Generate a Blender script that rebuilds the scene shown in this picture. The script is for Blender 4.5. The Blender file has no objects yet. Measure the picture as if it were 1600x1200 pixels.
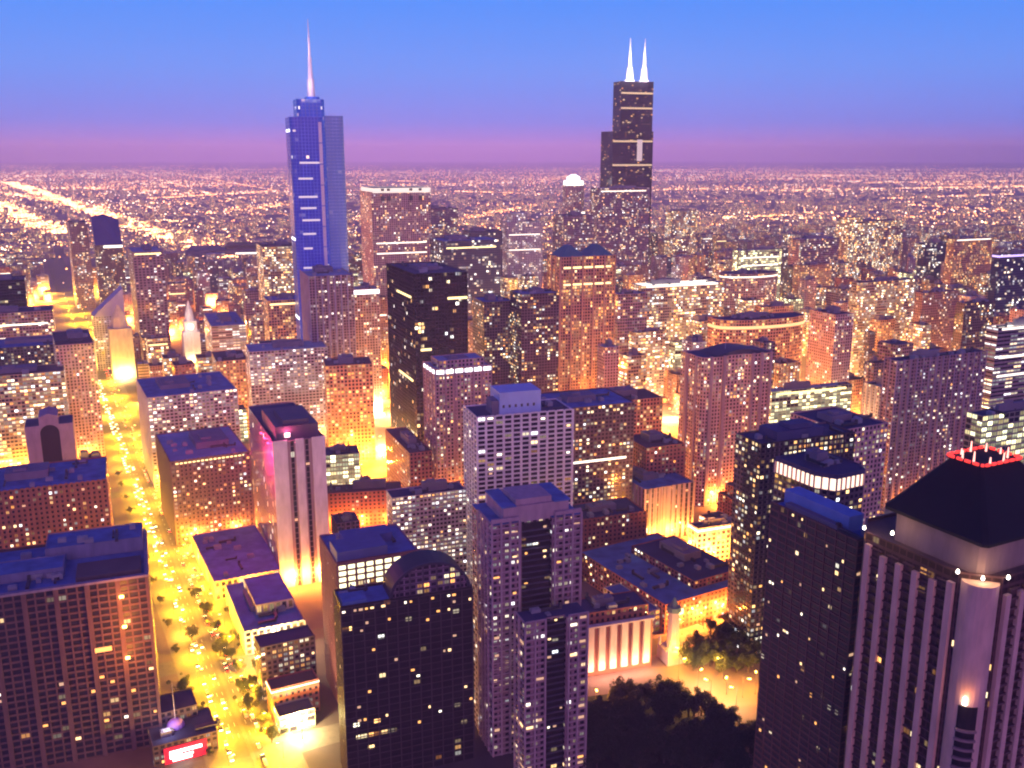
import bpy, math, random
from mathutils import Vector, Matrix
R = math.radians
scene = bpy.context.scene
COL = scene.collection

# ------------------------------------------------------------------ camera
EYE = 314.0
PITCH = math.atan(358.0 / 1500.0)
cam_d = bpy.data.cameras.new('camera')
cam = bpy.data.objects.new('camera', cam_d)
COL.objects.link(cam)
cam.location = (0, 0, EYE)
cam.rotation_euler = (math.pi / 2 - PITCH, 0, 0)
cam_d.sensor_width = 36.0
cam_d.lens = 36.0 * 1500.0 / 1600.0
cam_d.clip_start = 1.0
cam_d.clip_end = 200000.0
scene.camera = cam

# ------------------------------------------------------------------ dusk sky
world = bpy.data.worlds.new('World')
scene.world = world
world.use_nodes = True
wt = world.node_tree
wt.nodes.clear()
w_out = wt.nodes.new('ShaderNodeOutputWorld')
w_bg = wt.nodes.new('ShaderNodeBackground')
w_tc = wt.nodes.new('ShaderNodeTexCoord')
w_sep = wt.nodes.new('ShaderNodeSeparateXYZ')
w_ramp = wt.nodes.new('ShaderNodeValToRGB')
w_mul = wt.nodes.new('ShaderNodeMath'); w_mul.operation = 'MULTIPLY_ADD'
w_mul.inputs[1].default_value = 0.5; w_mul.inputs[2].default_value = 0.5
def lin(r, g, b):
    f = lambda c: (c / 255 / 12.92) if c / 255 <= 0.04045 else ((c / 255 + 0.055) / 1.055) ** 2.4
    return (f(r), f(g), f(b), 1)
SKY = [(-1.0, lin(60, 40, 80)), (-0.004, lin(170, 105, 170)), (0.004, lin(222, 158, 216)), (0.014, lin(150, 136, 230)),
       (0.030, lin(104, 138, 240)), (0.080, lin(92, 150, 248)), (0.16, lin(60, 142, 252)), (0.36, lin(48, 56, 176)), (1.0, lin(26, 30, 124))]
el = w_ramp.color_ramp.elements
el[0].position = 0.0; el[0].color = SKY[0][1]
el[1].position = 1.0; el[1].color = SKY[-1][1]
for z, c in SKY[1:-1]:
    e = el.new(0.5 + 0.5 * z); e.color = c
w_sky = wt.nodes.new('ShaderNodeTexSky')
w_sky.sky_type = 'NISHITA'; w_sky.sun_disc = False
w_sky.sun_elevation = R(1.0); w_sky.sun_rotation = R(140)
w_add = wt.nodes.new('ShaderNodeMix'); w_add.data_type = 'RGBA'; w_add.blend_type = 'ADD'
w_add.inputs[0].default_value = 0.012
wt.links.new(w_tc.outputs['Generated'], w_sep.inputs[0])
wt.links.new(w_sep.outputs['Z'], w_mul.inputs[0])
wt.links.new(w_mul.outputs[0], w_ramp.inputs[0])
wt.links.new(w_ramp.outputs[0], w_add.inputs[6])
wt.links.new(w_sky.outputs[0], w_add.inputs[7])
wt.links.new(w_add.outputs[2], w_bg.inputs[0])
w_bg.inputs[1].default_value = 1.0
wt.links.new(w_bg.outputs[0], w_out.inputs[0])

# the afterglow of the set sun, low behind the camera's shoulder
sun_d = bpy.data.lights.new('afterglow', 'SUN')
sun_d.energy = 1.05; sun_d.angle = R(50); sun_d.color = (1.0, 0.36, 0.66)
sun = bpy.data.objects.new('afterglow', sun_d)
COL.objects.link(sun)
sun.rotation_euler = Vector((-0.10, 0.95, -0.15)).to_track_quat('-Z', 'Y').to_euler()

vs = scene.view_settings
vs.view_transform = 'Standard'; vs.look = 'None'; vs.exposure = 0.1; vs.gamma = 1.0
scene.cycles.max_bounces = 4; scene.cycles.diffuse_bounces = 2; scene.cycles.glossy_bounces = 2
scene.cycles.transmission_bounces = 2; scene.cycles.volume_bounces = 1
scene.cycles.use_denoising = True
scene.cycles.sample_clamp_indirect = 4.0
scene.cycles.filter_width = 2.1
scene.cycles.volume_step_rate = 4.0

PLAN = {  # real-world footprints: near corner x, y (m), turn (deg), front width, depth, height
    'masonry': (-287.1, 430.0, 21, 102.5, 66, 99.1),
    'vault': (-83.6, 430.0, 20, 67.4, 20, 99.8),
    'litcorner': (-96.4, 492.0, 23, 47.2, 46, 94.2),
    'balcony': (-10.3, 455.0, 20, 49.4, 20.8, 131.6),
    'balconylow': (6.3, 432.0, 20, 33.8, 13.0, 89.5),
    'whitegrid': (-24.3, 640.0, 18, 71.2, 33.7, 137.6),
    'pyramid': (146.3, 275.0, 27, 82.4, 48.1, 189.0),
    'slabdark': (132.9, 345.0, 27, 13.7, 48.3, 169.7),
    'darktower': (152.0, 560.0, 22, 70.9, 16.4, 142.7),
    'crownlow': (163.2, 470.0, 28, 31.0, 38.8, 152.7),
    'curved': (169.6, 830.0, 22, 76.5, 37.1, 139.2),
    'columns': (328.2, 800.0, 24, 106.3, 13.8, 143.2),
    'ribbed': (109.1, 745.0, 24, 48.2, 63.6, 47.2),
    'brickcube': (54.8, 690.0, 20, 53.7, 34, 42.6),
    'mall': (102.7, 590.0, 30, 74.6, 103.3, 21.4),
    'flutes': (44.9, 535.0, 18, 45.2, 26, 31.7),
    'podium': (-214.6, 640.0, 27, 51.0, 100.0, 14.2),
    'podiumlow': (-171.6, 562.0, 25, 38.8, 77.3, 16.1),
    'darkblock': (-276.2, 740.0, 27, 63.4, 90.0, 72.5),
    'lilacgrid': (-345.0, 880.0, 27, 83.3, 89.6, 90.3),
    'pinktower': (-171.2, 660.0, 24, 37.1, 113.3, 113.1),
    'slabgrey': (-285.1, 1020.0, 20, 85.0, 47.3, 106.2),
    'slopes': (-191.3, 960.0, 14, 48.3, 40, 103.7),
    'black': (-98.6, 960.0, 22, 57.0, 104.8, 198.1),
    'pinkcrown': (-67.2, 820.0, 22, 52.7, 34.6, 131.5),
    'windowslab': (-86.2, 650.0, 20, 55.7, 18.6, 75.0),
    'orangewall': (-162.8, 770.0, 10, 69.2, 22, 34.3),
    'backroof': (22.7, 730.0, 20, 82.5, 55, 118.0),
    'orangebrown': (96.0, 900.0, 20, 56.6, 40, 81.4),
    'orangetwin': (56.6, 1120.0, 20, 70.8, 39.6, 198.2),
    'darkpair': (-31.3, 1060.0, 20, 34.9, 42.1, 154.7),
    'darkpairtall': (10.4, 1035.0, 20, 44.3, 36.7, 166.9),
    'brightwide': (175.7, 1300.0, 20, 130.6, 32.5, 140.6),
    'arcblock': (249.4, 1120.0, 20, 124.8, 13.0, 122.8),
    'pinkslim': (361.4, 1060.0, 26, 27.7, 40.2, 140.3),
    'goldtower': (489.2, 1350.0, 24, 108.8, 17.6, 138.4),
    'browntall': (713.2, 2050.0, 24, 150, 38.2, 176.1),
    'layered': (462.3, 900.0, 24, 93.2, 13.0, 154.2),
    'drumdark': (340.3, 1500.0, 20, 104.3, 22.2, 131.0),
    'umber': (580.6, 1950.0, 24, 102.7, 33.1, 148.4),
    'umberfront': (511.6, 1700.0, 24, 69.5, 20.4, 123.5),
    'litcrown': (-266.2, 1850.0, 22, 116.2, 94.1, 245.7),
    'plum': (-194.9, 2150.0, 22, 80.5, 69.8, 198.6),
    'navyroof': (-110.8, 1550.0, 22, 99.1, 68.9, 179.3),
    'navyback': (-77.3, 1800.0, 22, 63.9, 47.2, 175.3),
    'plumside': (-913.3, 2000.0, 28, 35.2, 74.9, 178.1),
    'steplights': (-610.0, 1550.0, 26, 46.9, 100.0, 161.9),
    'leftdark': (-701.8, 1250.0, 24, 58.5, 50, 153.1),
    'leftblock': (-667.9, 1180.0, 24, 88.0, 50, 120.7),
    'leftroof': (-596.3, 1020.0, 24, 106.3, 60, 107.6),
    'goldleft': (-529.8, 900.0, 24, 89.8, 40, 104.3),
    'slabbrown': (-465.4, 960.0, 27, 36.7, 90, 125.1),
    'archpair': (-417.1, 790.0, 24, 38.0, 30, 87.2),
    'brickblue': (-378.9, 625.0, 22, 92.1, 60, 85.6),
    'hazel': (-387.8, 1500.0, 22, 56.2, 74.1, 174.7),
    'bluecap': (-229.3, 1080.0, 20, 50.7, 100.0, 180.8),
    'pinkglow': (-190.2, 1150.0, 20, 30.5, 28.8, 156.7),
    'lilacpale': (-10.0, 1900.0, 20, 75.5, 37.8, 186.1),
    'plummid': (105.3, 2000.0, 20, 69.3, 55.3, 192.4),
    'tubefront': (197.1, 2250.0, 20, 135.2, 42.4, 239.6),
    'plumlow': (134.7, 1210.0, 20, 41.8, 20.4, 142.0),
    'navyslim': (812.8, 1900.0, 24, 65.2, 16.1, 145.1),
    'orangefar': (824.1, 1800.0, 24, 101.6, 17.7, 161.1),
    'violet': (759.0, 1500.0, 24, 127.2, 13.0, 162.9),
    'sepia': (537.9, 1250.0, 24, 66.7, 13.0, 138.0),
    'sepiatwo': (547.1, 1150.0, 24, 51.9, 13.0, 139.6),
    'archroof': (214.7, 600.0, 26, 40.9, 48.7, 140.0),
    'loworange': (145.4, 705.0, 20, 47.9, 13.0, 29.3),
    'limelit': (315.3, 620.0, 24, 70.8, 13.0, 144.0),
    'whitepod': (278.8, 1000.0, 20, 105.3, 13.0, 66.9),
    'redlow': (-89.3, 800.0, 22, 20.4, 83.0, 61.1),
    'creamlow': (-167.2, 815.0, 14, 31.6, 26, 54.0),
    'diamond': (-841.9, 1950.0, 26, 51.6, 100.0, 166.2),
    'gable': (-618.6, 1400.0, 26, 44.8, 100.0, 105.5),
    'obelisk': (-570.9, 1340.0, 26, 30.6, 94.5, 73.4),
    'clock': (-487.0, 1400.0, 26, 23.7, 49.2, 57.8),
    'glass': (-254.8, 1140.0, 20, 37.1, 84.4, 359.6),
    'tubes': (250.6, 2460.0, 20, 112.2, 55.4, 371.1),
    'domed': (137.2, 2500.0, 20, 60.8, 42.2, 237.8),
    'brownlow': (114.1, 780.0, 22, 37.8, 40, 72.0),
    'dimshops': (-146.8, 508.0, 27, 32.6, 16, 34.9),
    'edgeshops': (-135.6, 486.0, 27, 27.2, 13.0, 20.8),
    'storefront': (-128.9, 474.0, 27, 20.2, 13.0, 11.5),
    'darklow': (-188.8, 446.0, 27, 33.2, 26, 19.6),
    'smallgold': (151.7, 1180.0, 20, 45.0, 13.0, 98.1),
    'peach': (327.9, 1250.0, 20, 49.9, 14.7, 119.4),
    'rust': (377.9, 2300.0, 22, 70.6, 29.1, 184.6),
    'cream': (412.2, 1750.0, 22, 94.3, 19.9, 144.6),
    'greyfar': (-412.9, 1300.0, 22, 46.1, 124.3, 85.0),
    'amber': (-340.1, 1080.0, 22, 35.8, 64.0, 82.7),
    'teal': (-320.6, 1250.0, 22, 43.3, 47.9, 127.9),
}
BLOCKS = [  # smaller city blocks between and beyond the towers, same columns
    (834.8, 1763.8, 27, 20.9, 26.5, 71.9),
    (-185.3, 1410.0, 24, 19.5, 17.3, 69.5),
    (-1285.8, 2446.8, 24, 29.7, 30.4, 37.2),
    (414.3, 2763.4, 21, 49.7, 39.0, 24.3),
    (-156.9, 861.4, 27, 29.1, 22.3, 8.7),
    (-422.8, 2609.9, 21, 32.3, 25.1, 25.4),
    (977.8, 4351.2, 27, 43.6, 31.1, 12.1),
    (-707.0, 2158.2, 27, 25.0, 23.1, 54.2),
    (376.1, 2101.8, 21, 26.9, 27.2, 95.1),
    (757.3, 3364.9, 27, 42.3, 39.3, 14.3),
    (627.1, 2405.7, 21, 32.0, 19.1, 114.1),
    (1726.1, 3928.4, 21, 45.1, 25.8, 14.8),
    (1466.8, 3596.8, 27, 45.8, 44.8, 59.2),
    (1759.2, 3450.2, 27, 46.4, 33.3, 38.7),
    (1119.9, 3573.1, 24, 34.7, 25.8, 38.4),
    (-300.0, 1130.3, 24, 31.7, 26.2, 92.6),
    (-142.9, 732.9, 21, 19.4, 21.4, 22.5),
    (681.9, 1949.5, 24, 16.5, 31.8, 21.6),
    (1139.5, 4142.2, 21, 43.6, 33.7, 25.3),
    (-724.1, 2492.1, 27, 27.5, 28.8, 18.3),
    (-809.6, 2888.2, 21, 41.6, 20.2, 20.9),
    (345.6, 2544.3, 24, 33.6, 20.4, 39.3),
    (1992.6, 3960.4, 27, 32.2, 39.6, 37.3),
    (-657.5, 1781.7, 24, 28.6, 23.4, 21.3),
    (1440.3, 2698.5, 24, 35.2, 41.7, 64.4),
    (660.6, 1909.0, 24, 29.2, 23.4, 73.8),
    (634.5, 1851.0, 24, 28.4, 26.5, 20.5),
    (549.5, 2651.6, 24, 24.9, 21.9, 14.2),
    (801.5, 3921.2, 24, 33.5, 45.1, 35.1),
    (-515.6, 1872.2, 27, 25.1, 17.9, 82.7),
    (194.0, 1010.8, 24, 16.0, 20.9, 118.5),
    (-695.1, 2302.1, 21, 25.5, 23.9, 19.3),
    (-1440.6, 2744.1, 24, 31.2, 29.7, 38.3),
    (-369.9, 2235.7, 27, 22.0, 24.2, 89.5),
    (426.6, 2231.2, 21, 32.5, 25.3, 77.9),
    (-642.7, 2177.1, 24, 33.1, 25.5, 36.0),
    (1304.5, 3962.7, 24, 37.4, 46.4, 24.8),
    (900.7, 3265.1, 24, 27.6, 42.1, 23.5),
    (692.6, 3556.8, 27, 26.2, 28.0, 12.6),
    (1120.5, 3938.1, 27, 27.4, 39.6, 26.3),
    (1798.3, 4031.0, 24, 45.6, 45.6, 15.1),
    (234.3, 2207.4, 21, 16.6, 16.1, 71.4),
    (1527.7, 3552.2, 24, 21.8, 26.5, 56.3),
    (1009.7, 3935.7, 24, 30.5, 21.4, 28.5),
    (1140.4, 2767.5, 24, 27.8, 29.9, 15.7),
    (715.7, 3347.3, 27, 32.5, 24.7, 27.2),
    (-556.1, 1972.7, 27, 31.0, 20.1, 19.0),
    (-600.6, 1484.0, 27, 15.1, 17.4, 36.2),
    (-933.3, 3008.4, 24, 45.5, 33.6, 11.5),
    (800.6, 1837.5, 21, 27.7, 30.9, 81.3),
    (597.9, 2797.4, 21, 50.1, 39.4, 25.8),
    (-1051.4, 2033.3, 21, 28.9, 16.0, 52.6),
    (554.0, 2491.3, 21, 33.2, 20.8, 95.3),
    (666.9, 1238.3, 27, 15.7, 19.7, 117.3),
    (1353.6, 3326.6, 24, 34.1, 45.1, 10.3),
    (-871.9, 2560.7, 24, 15.1, 14.7, 40.0),
    (913.4, 2257.9, 24, 18.1, 16.0, 115.4),
    (449.1, 1186.8, 27, 16.2, 13.3, 96.9),
    (-978.5, 2398.6, 27, 23.9, 19.4, 29.8),
    (836.5, 3318.5, 24, 44.2, 31.9, 28.1),
    (-377.6, 1048.9, 27, 22.7, 25.1, 84.7),
    (-844.7, 2439.9, 24, 30.4, 27.7, 21.5),
    (406.4, 2116.8, 24, 22.5, 27.6, 99.4),
    (-748.5, 2006.1, 24, 31.5, 26.4, 44.1),
    (-1146.0, 2262.6, 24, 30.3, 25.0, 23.3),
    (504.5, 3433.4, 27, 29.1, 24.7, 13.4),
    (629.7, 3098.6, 24, 28.9, 41.9, 25.7),
    (1038.0, 3732.4, 24, 50.2, 47.1, 19.9),
    (725.5, 1573.3, 24, 31.1, 22.6, 99.6),
    (-511.7, 1372.9, 24, 27.1, 31.1, 32.6),
    (1922.4, 3704.5, 27, 25.2, 36.9, 37.5),
    (849.6, 3863.8, 27, 36.3, 46.3, 15.7),
    (532.1, 2562.6, 27, 20.3, 30.7, 48.1),
    (-506.9, 2636.4, 24, 37.9, 19.7, 34.6),
    (-472.0, 1618.7, 21, 32.0, 14.1, 40.5),
    (1004.6, 3604.4, 24, 43.6, 20.7, 34.2),
    (910.2, 3165.3, 27, 50.7, 44.4, 32.2),
    (1682.8, 3317.1, 27, 20.1, 35.2, 29.2),
    (-923.6, 2789.5, 24, 31.6, 43.1, 24.9),
    (1221.5, 2953.8, 24, 32.5, 39.7, 13.4),
    (-719.7, 2067.7, 24, 28.2, 30.2, 50.6),
    (197.7, 1643.2, 24, 31.4, 14.2, 112.9),
    (689.0, 1665.9, 27, 13.3, 20.5, 113.2),
    (-32.7, 1028.8, 27, 18.2, 18.1, 54.7),
    (-617.5, 1665.1, 27, 31.3, 20.7, 62.1),
    (1085.7, 3484.9, 21, 36.0, 38.4, 34.2),
    (1431.3, 3487.1, 21, 45.6, 29.6, 39.6),
    (727.9, 3602.8, 24, 44.9, 38.0, 26.6),
    (644.1, 2256.1, 24, 16.9, 25.5, 93.5),
    (954.5, 2316.6, 27, 24.4, 26.9, 73.9),
    (1701.9, 3785.3, 27, 39.6, 36.5, 23.2),
    (81.9, 2651.1, 24, 48.8, 28.1, 43.4),
    (-727.8, 2594.1, 27, 23.9, 21.4, 24.8),
    (-823.9, 2791.3, 24, 25.6, 27.9, 23.0),
    (868.3, 3504.6, 24, 28.9, 36.1, 31.0),
    (555.8, 1575.4, 24, 28.3, 22.1, 82.0),
    (-590.9, 2066.9, 24, 33.7, 23.7, 51.4),
    (508.2, 1325.8, 21, 32.3, 21.9, 35.3),
    (505.1, 1728.8, 24, 29.0, 24.8, 119.3),
    (577.6, 2693.8, 21, 29.3, 36.8, 36.1),
    (377.3, 2479.4, 24, 31.6, 18.0, 29.8),
    (613.1, 4191.7, 21, 25.1, 46.2, 23.1),
    (-476.3, 1765.4, 24, 24.8, 23.3, 72.9),
    (998.5, 2407.0, 24, 20.1, 25.7, 42.9),
    (-457.6, 1665.3, 21, 29.3, 19.0, 62.1),
    (867.6, 1747.7, 24, 31.5, 16.6, 103.1),
    (-415.6, 2328.5, 27, 34.0, 14.3, 69.0),
    (1586.2, 3646.5, 24, 32.9, 31.4, 29.6),
    (690.5, 2908.6, 27, 49.2, 39.1, 62.3),
    (246.2, 1243.0, 24, 27.2, 25.8, 101.4),
    (1817.0, 3666.3, 21, 33.5, 35.2, 15.3),
    (985.9, 3760.5, 27, 26.0, 46.0, 17.2),
    (705.0, 2465.7, 27, 33.0, 20.0, 115.8),
    (-704.6, 1999.0, 27, 27.1, 17.6, 61.4),
    (351.0, 2010.0, 27, 22.7, 25.3, 107.3),
    (530.6, 1182.3, 24, 23.0, 24.3, 75.4),
    (-571.7, 1756.0, 27, 18.3, 29.7, 38.2),
    (66.0, 2159.6, 27, 19.3, 20.2, 47.4),
    (1715.9, 3291.1, 24, 38.5, 31.3, 48.4),
    (-765.1, 2422.2, 24, 32.2, 20.1, 53.8),
    (1021.6, 3270.9, 27, 50.6, 41.9, 66.5),
    (-60.0, 1360.8, 27, 22.6, 30.3, 82.4),
    (1911.8, 3923.2, 24, 47.0, 24.8, 24.8),
    (561.4, 3875.7, 24, 48.7, 44.5, 12.6),
    (-1235.8, 2293.1, 24, 24.2, 31.3, 58.7),
    (-896.2, 2678.9, 21, 43.3, 45.0, 12.5),
    (689.9, 3392.0, 24, 38.3, 21.8, 32.5),
    (-305.3, 1711.8, 21, 30.5, 19.1, 106.8),
    (430.0, 2914.3, 24, 41.2, 21.7, 67.2),
    (671.9, 1445.7, 24, 28.9, 20.3, 106.6),
    (669.7, 1497.0, 24, 16.3, 23.2, 116.1),
    (946.8, 3969.8, 21, 44.4, 25.8, 16.0),
    (1586.0, 3377.4, 24, 34.9, 38.7, 59.4),
    (1579.7, 3745.8, 21, 25.7, 43.1, 40.1),
    (-743.0, 2529.2, 27, 20.1, 29.5, 23.2),
    (-610.7, 2210.8, 24, 23.0, 21.9, 61.6),
    (947.6, 3402.0, 24, 33.2, 40.9, 48.3),
    (294.4, 1912.2, 27, 16.0, 31.4, 115.3),
    (-1029.7, 2097.7, 24, 15.6, 21.5, 21.8),
    (1456.6, 3357.2, 24, 27.0, 46.7, 48.9),
    (-558.1, 1424.1, 27, 20.5, 27.9, 44.9),
    (-1363.3, 2706.3, 24, 38.1, 31.3, 19.3),
    (635.5, 1800.9, 27, 21.3, 25.2, 69.1),
    (500.8, 1289.8, 24, 26.9, 18.0, 95.2),
    (-957.8, 2186.9, 27, 33.3, 20.6, 64.3),
    (844.3, 1713.0, 24, 28.8, 23.6, 67.8),
    (1192.4, 3860.8, 21, 48.9, 28.2, 45.5),
    (1622.2, 3687.6, 21, 49.7, 31.2, 37.7),
    (192.0, 1816.3, 21, 32.3, 16.2, 92.0),
    (669.7, 3187.8, 27, 20.0, 37.9, 34.9),
    (-870.2, 2471.4, 24, 25.5, 20.7, 44.2),
    (615.0, 3152.5, 27, 23.7, 45.9, 46.0),
    (484.3, 2272.9, 24, 21.7, 13.3, 90.3),
    (-483.9, 1212.1, 21, 13.4, 16.4, 50.8),
    (1026.4, 3492.5, 24, 41.7, 26.1, 43.8),
    (734.9, 1470.6, 27, 28.3, 14.7, 74.6),
    (602.3, 2133.8, 21, 19.9, 18.0, 113.3),
    (222.7, 1748.1, 24, 33.9, 17.0, 119.2),
    (-383.5, 1144.8, 24, 33.8, 25.6, 73.4),
    (-1070.9, 2103.4, 21, 23.9, 20.9, 33.1),
    (61.0, 1716.4, 21, 26.9, 26.1, 107.4),
    (-756.2, 2279.0, 24, 21.5, 17.4, 51.8),
    (-650.3, 2336.0, 24, 32.0, 20.8, 67.4),
    (906.3, 3846.9, 24, 32.8, 29.4, 45.1),
    (468.7, 1506.2, 24, 18.2, 26.8, 70.6),
    (1249.3, 3039.8, 24, 48.7, 34.9, 59.1),
    (-649.4, 1952.3, 24, 17.9, 27.6, 43.9),
    (-1210.2, 2420.9, 24, 26.7, 13.8, 42.4),
    (-549.9, 1658.5, 24, 29.6, 16.1, 37.2),
    (1917.7, 3878.3, 24, 26.5, 22.7, 33.6),
    (480.8, 2442.9, 24, 30.8, 28.6, 118.9),
    (1231.0, 2903.6, 24, 38.4, 39.7, 55.8),
    (9.2, 1867.3, 21, 25.8, 17.7, 74.3),
    (553.8, 1330.3, 24, 26.3, 15.7, 41.8),
    (1522.3, 3662.4, 27, 38.0, 26.6, 54.6),
    (379.2, 2583.8, 21, 28.3, 25.6, 71.5),
    (1564.7, 3069.7, 27, 49.5, 25.7, 10.9),
    (271.4, 1016.9, 24, 15.6, 22.7, 116.7),
    (-1179.2, 2303.7, 21, 19.2, 14.3, 46.2),
    (212.2, 1889.1, 24, 25.2, 27.5, 100.1),
    (1599.0, 3529.0, 21, 49.8, 31.5, 29.8),
    (167.6, 751.3, 27, 21.7, 18.6, 16.4),
    (607.7, 2969.9, 24, 22.8, 24.4, 49.0),
    (1218.8, 3736.3, 24, 21.5, 45.7, 39.1),
    (593.7, 3815.9, 24, 46.5, 47.4, 35.3),
    (-541.0, 2897.0, 21, 45.6, 36.6, 24.5),
    (390.9, 1088.4, 27, 27.7, 18.4, 58.0),
    (-880.3, 2390.7, 24, 25.3, 16.6, 44.6),
    (-655.4, 1827.3, 24, 28.4, 14.2, 36.9),
    (1832.2, 3585.7, 24, 47.4, 45.2, 60.3),
    (533.6, 1550.4, 24, 25.2, 19.5, 102.6),
    (-355.5, 1305.1, 27, 30.6, 21.9, 117.0),
    (-203.9, 1307.2, 24, 24.8, 29.4, 21.4),
    (333.3, 2112.8, 24, 14.0, 20.1, 82.9),
    (1858.9, 4306.7, 27, 47.6, 43.2, 15.4),
    (-570.6, 1841.4, 21, 30.6, 31.5, 38.8),
    (-852.6, 2539.6, 27, 31.2, 17.2, 50.4),
    (1501.8, 2918.4, 21, 28.6, 45.7, 30.9),
    (-814.9, 2335.4, 27, 14.2, 15.6, 59.0),
    (-1397.4, 2690.1, 24, 22.9, 26.2, 25.6),
    (-736.9, 2306.3, 21, 31.3, 22.7, 65.2),
    (-1021.4, 2777.1, 27, 28.0, 32.0, 25.4),
    (1037.2, 3672.9, 21, 20.3, 22.0, 54.9),
    (-1135.8, 2726.2, 21, 49.0, 42.4, 36.8),
    (424.7, 1935.7, 24, 16.9, 25.4, 99.2),
    (-1439.1, 2810.7, 24, 49.3, 41.7, 13.9),
    (741.3, 1772.9, 21, 20.4, 16.6, 92.3),
    (388.5, 2256.5, 27, 28.0, 20.2, 92.9),
    (1141.6, 2262.9, 27, 28.7, 20.4, 101.9),
    (1022.5, 3879.1, 24, 34.1, 24.5, 33.6),
    (446.0, 2174.5, 27, 29.1, 30.4, 57.9),
    (988.0, 3708.0, 24, 42.2, 19.8, 46.3),
    (360.1, 2469.5, 24, 14.3, 20.8, 118.8),
    (-749.4, 1839.6, 24, 20.9, 21.0, 52.5),
    (-10.1, 1654.6, 24, 23.2, 28.1, 107.1),
    (1168.1, 4057.6, 27, 37.7, 41.8, 23.9),
    (2142.6, 4145.9, 24, 46.5, 45.6, 24.0),
    (-890.8, 2813.6, 24, 24.7, 22.2, 32.4),
    (888.6, 3455.0, 21, 42.0, 41.4, 46.1),
    (1527.9, 2965.7, 21, 32.8, 42.0, 51.0),
    (348.1, 1417.3, 21, 31.3, 26.8, 103.0),
    (949.8, 4196.5, 27, 29.1, 32.9, 22.4),
    (839.8, 3567.2, 24, 30.1, 19.5, 43.3),
    (1585.9, 3581.0, 24, 32.7, 23.9, 61.6),
    (1157.4, 3780.4, 24, 49.5, 26.4, 49.1),
    (-623.8, 2139.3, 27, 30.9, 22.9, 17.1),
    (514.7, 1500.3, 24, 25.2, 16.8, 86.7),
    (-344.4, 2153.0, 21, 18.7, 16.2, 52.0),
    (444.2, 2044.9, 21, 29.8, 31.1, 96.7),
    (-633.3, 2306.3, 27, 23.0, 22.8, 63.2),
    (-504.9, 1676.3, 21, 31.5, 28.6, 54.1),
    (1790.8, 3807.2, 27, 39.3, 33.5, 40.9),
    (182.5, 1856.1, 21, 31.5, 20.9, 97.9),
    (289.4, 713.1, 24, 31.3, 19.8, 30.6),
    (-621.6, 1705.7, 21, 33.2, 26.0, 41.4),
    (1790.6, 3967.4, 24, 39.5, 39.6, 35.9),
    (403.8, 1011.5, 24, 20.9, 29.8, 68.2),
    (1576.0, 3507.6, 24, 22.0, 39.4, 33.3),
    (-789.9, 2210.4, 24, 32.1, 28.9, 33.6),
    (-423.0, 897.3, 27, 19.5, 18.6, 23.8),
    (467.3, 1599.2, 21, 25.9, 28.4, 77.9),
    (814.7, 3654.7, 27, 33.3, 25.2, 32.4),
    (566.4, 1681.6, 27, 20.2, 29.8, 85.9),
    (806.9, 3596.4, 21, 46.7, 25.8, 19.7),
    (1388.6, 3134.8, 24, 35.6, 42.1, 56.3),
    (1846.7, 3875.0, 24, 27.6, 38.6, 38.5),
    (665.4, 1755.4, 21, 22.5, 24.6, 100.8),
    (-572.2, 1932.2, 27, 13.1, 27.4, 37.5),
    (790.3, 3445.1, 21, 21.0, 31.0, 30.1),
    (1035.6, 4203.5, 21, 45.1, 40.5, 22.1),
    (855.8, 3759.2, 21, 41.6, 40.0, 33.6),
    (-253.0, 1730.1, 27, 29.0, 15.9, 26.4),
    (305.1, 1954.7, 21, 22.3, 21.0, 111.2),
    (1638.6, 3422.8, 27, 21.4, 19.8, 52.5),
    (205.3, 1786.4, 24, 14.0, 26.2, 85.0),
    (-211.5, 1364.1, 21, 33.3, 15.9, 114.5),
    (1749.2, 3841.8, 27, 30.3, 22.9, 36.2),
    (981.7, 3892.0, 27, 30.9, 34.4, 24.7),
    (214.2, 1139.3, 24, 25.5, 29.5, 34.3),
    (1797.0, 3489.5, 21, 23.9, 41.0, 44.2),
    (814.3, 2046.1, 21, 14.9, 18.0, 76.9),
    (368.7, 1904.4, 24, 21.7, 31.4, 78.6),
    (885.1, 3988.7, 27, 39.2, 29.2, 37.4),
    (784.2, 1929.7, 21, 29.4, 23.6, 83.4),
    (1304.9, 2492.1, 27, 26.1, 27.5, 76.8),
    (-623.1, 2017.0, 21, 23.4, 17.6, 34.4),
    (1519.6, 2878.6, 21, 39.2, 35.5, 63.0),
    (-655.3, 2040.2, 24, 24.7, 17.4, 24.0),
    (-480.0, 1242.5, 27, 25.9, 24.5, 41.6),
    (-945.1, 2346.2, 24, 21.1, 20.4, 38.9),
    (709.5, 1366.8, 27, 13.8, 22.3, 90.9),
    (1183.6, 2796.6, 24, 22.1, 44.5, 45.9),
    (-549.2, 2765.7, 27, 47.5, 29.1, 36.3),
    (-1320.6, 2555.9, 27, 18.0, 26.5, 46.3),
    (-583.7, 2001.9, 24, 31.1, 14.8, 45.8),
    (1086.3, 2409.8, 21, 23.4, 28.8, 119.6),
    (260.9, 1896.0, 24, 26.4, 28.0, 79.9),
    (-425.7, 1147.1, 24, 22.7, 27.4, 72.0),
    (855.2, 1883.6, 21, 20.0, 19.1, 108.4),
    (-501.2, 1527.3, 24, 31.3, 22.6, 23.5),
    (173.2, 1674.2, 21, 23.0, 26.7, 87.6),
    (-579.2, 2162.6, 24, 15.9, 21.8, 86.1),
    (508.5, 1172.1, 24, 14.2, 21.6, 108.9),
    (-525.5, 1562.0, 24, 21.5, 21.7, 44.8),
    (1122.8, 3397.5, 21, 47.6, 36.8, 67.4),
    (-187.7, 1218.0, 24, 28.2, 27.6, 41.6),
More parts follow.
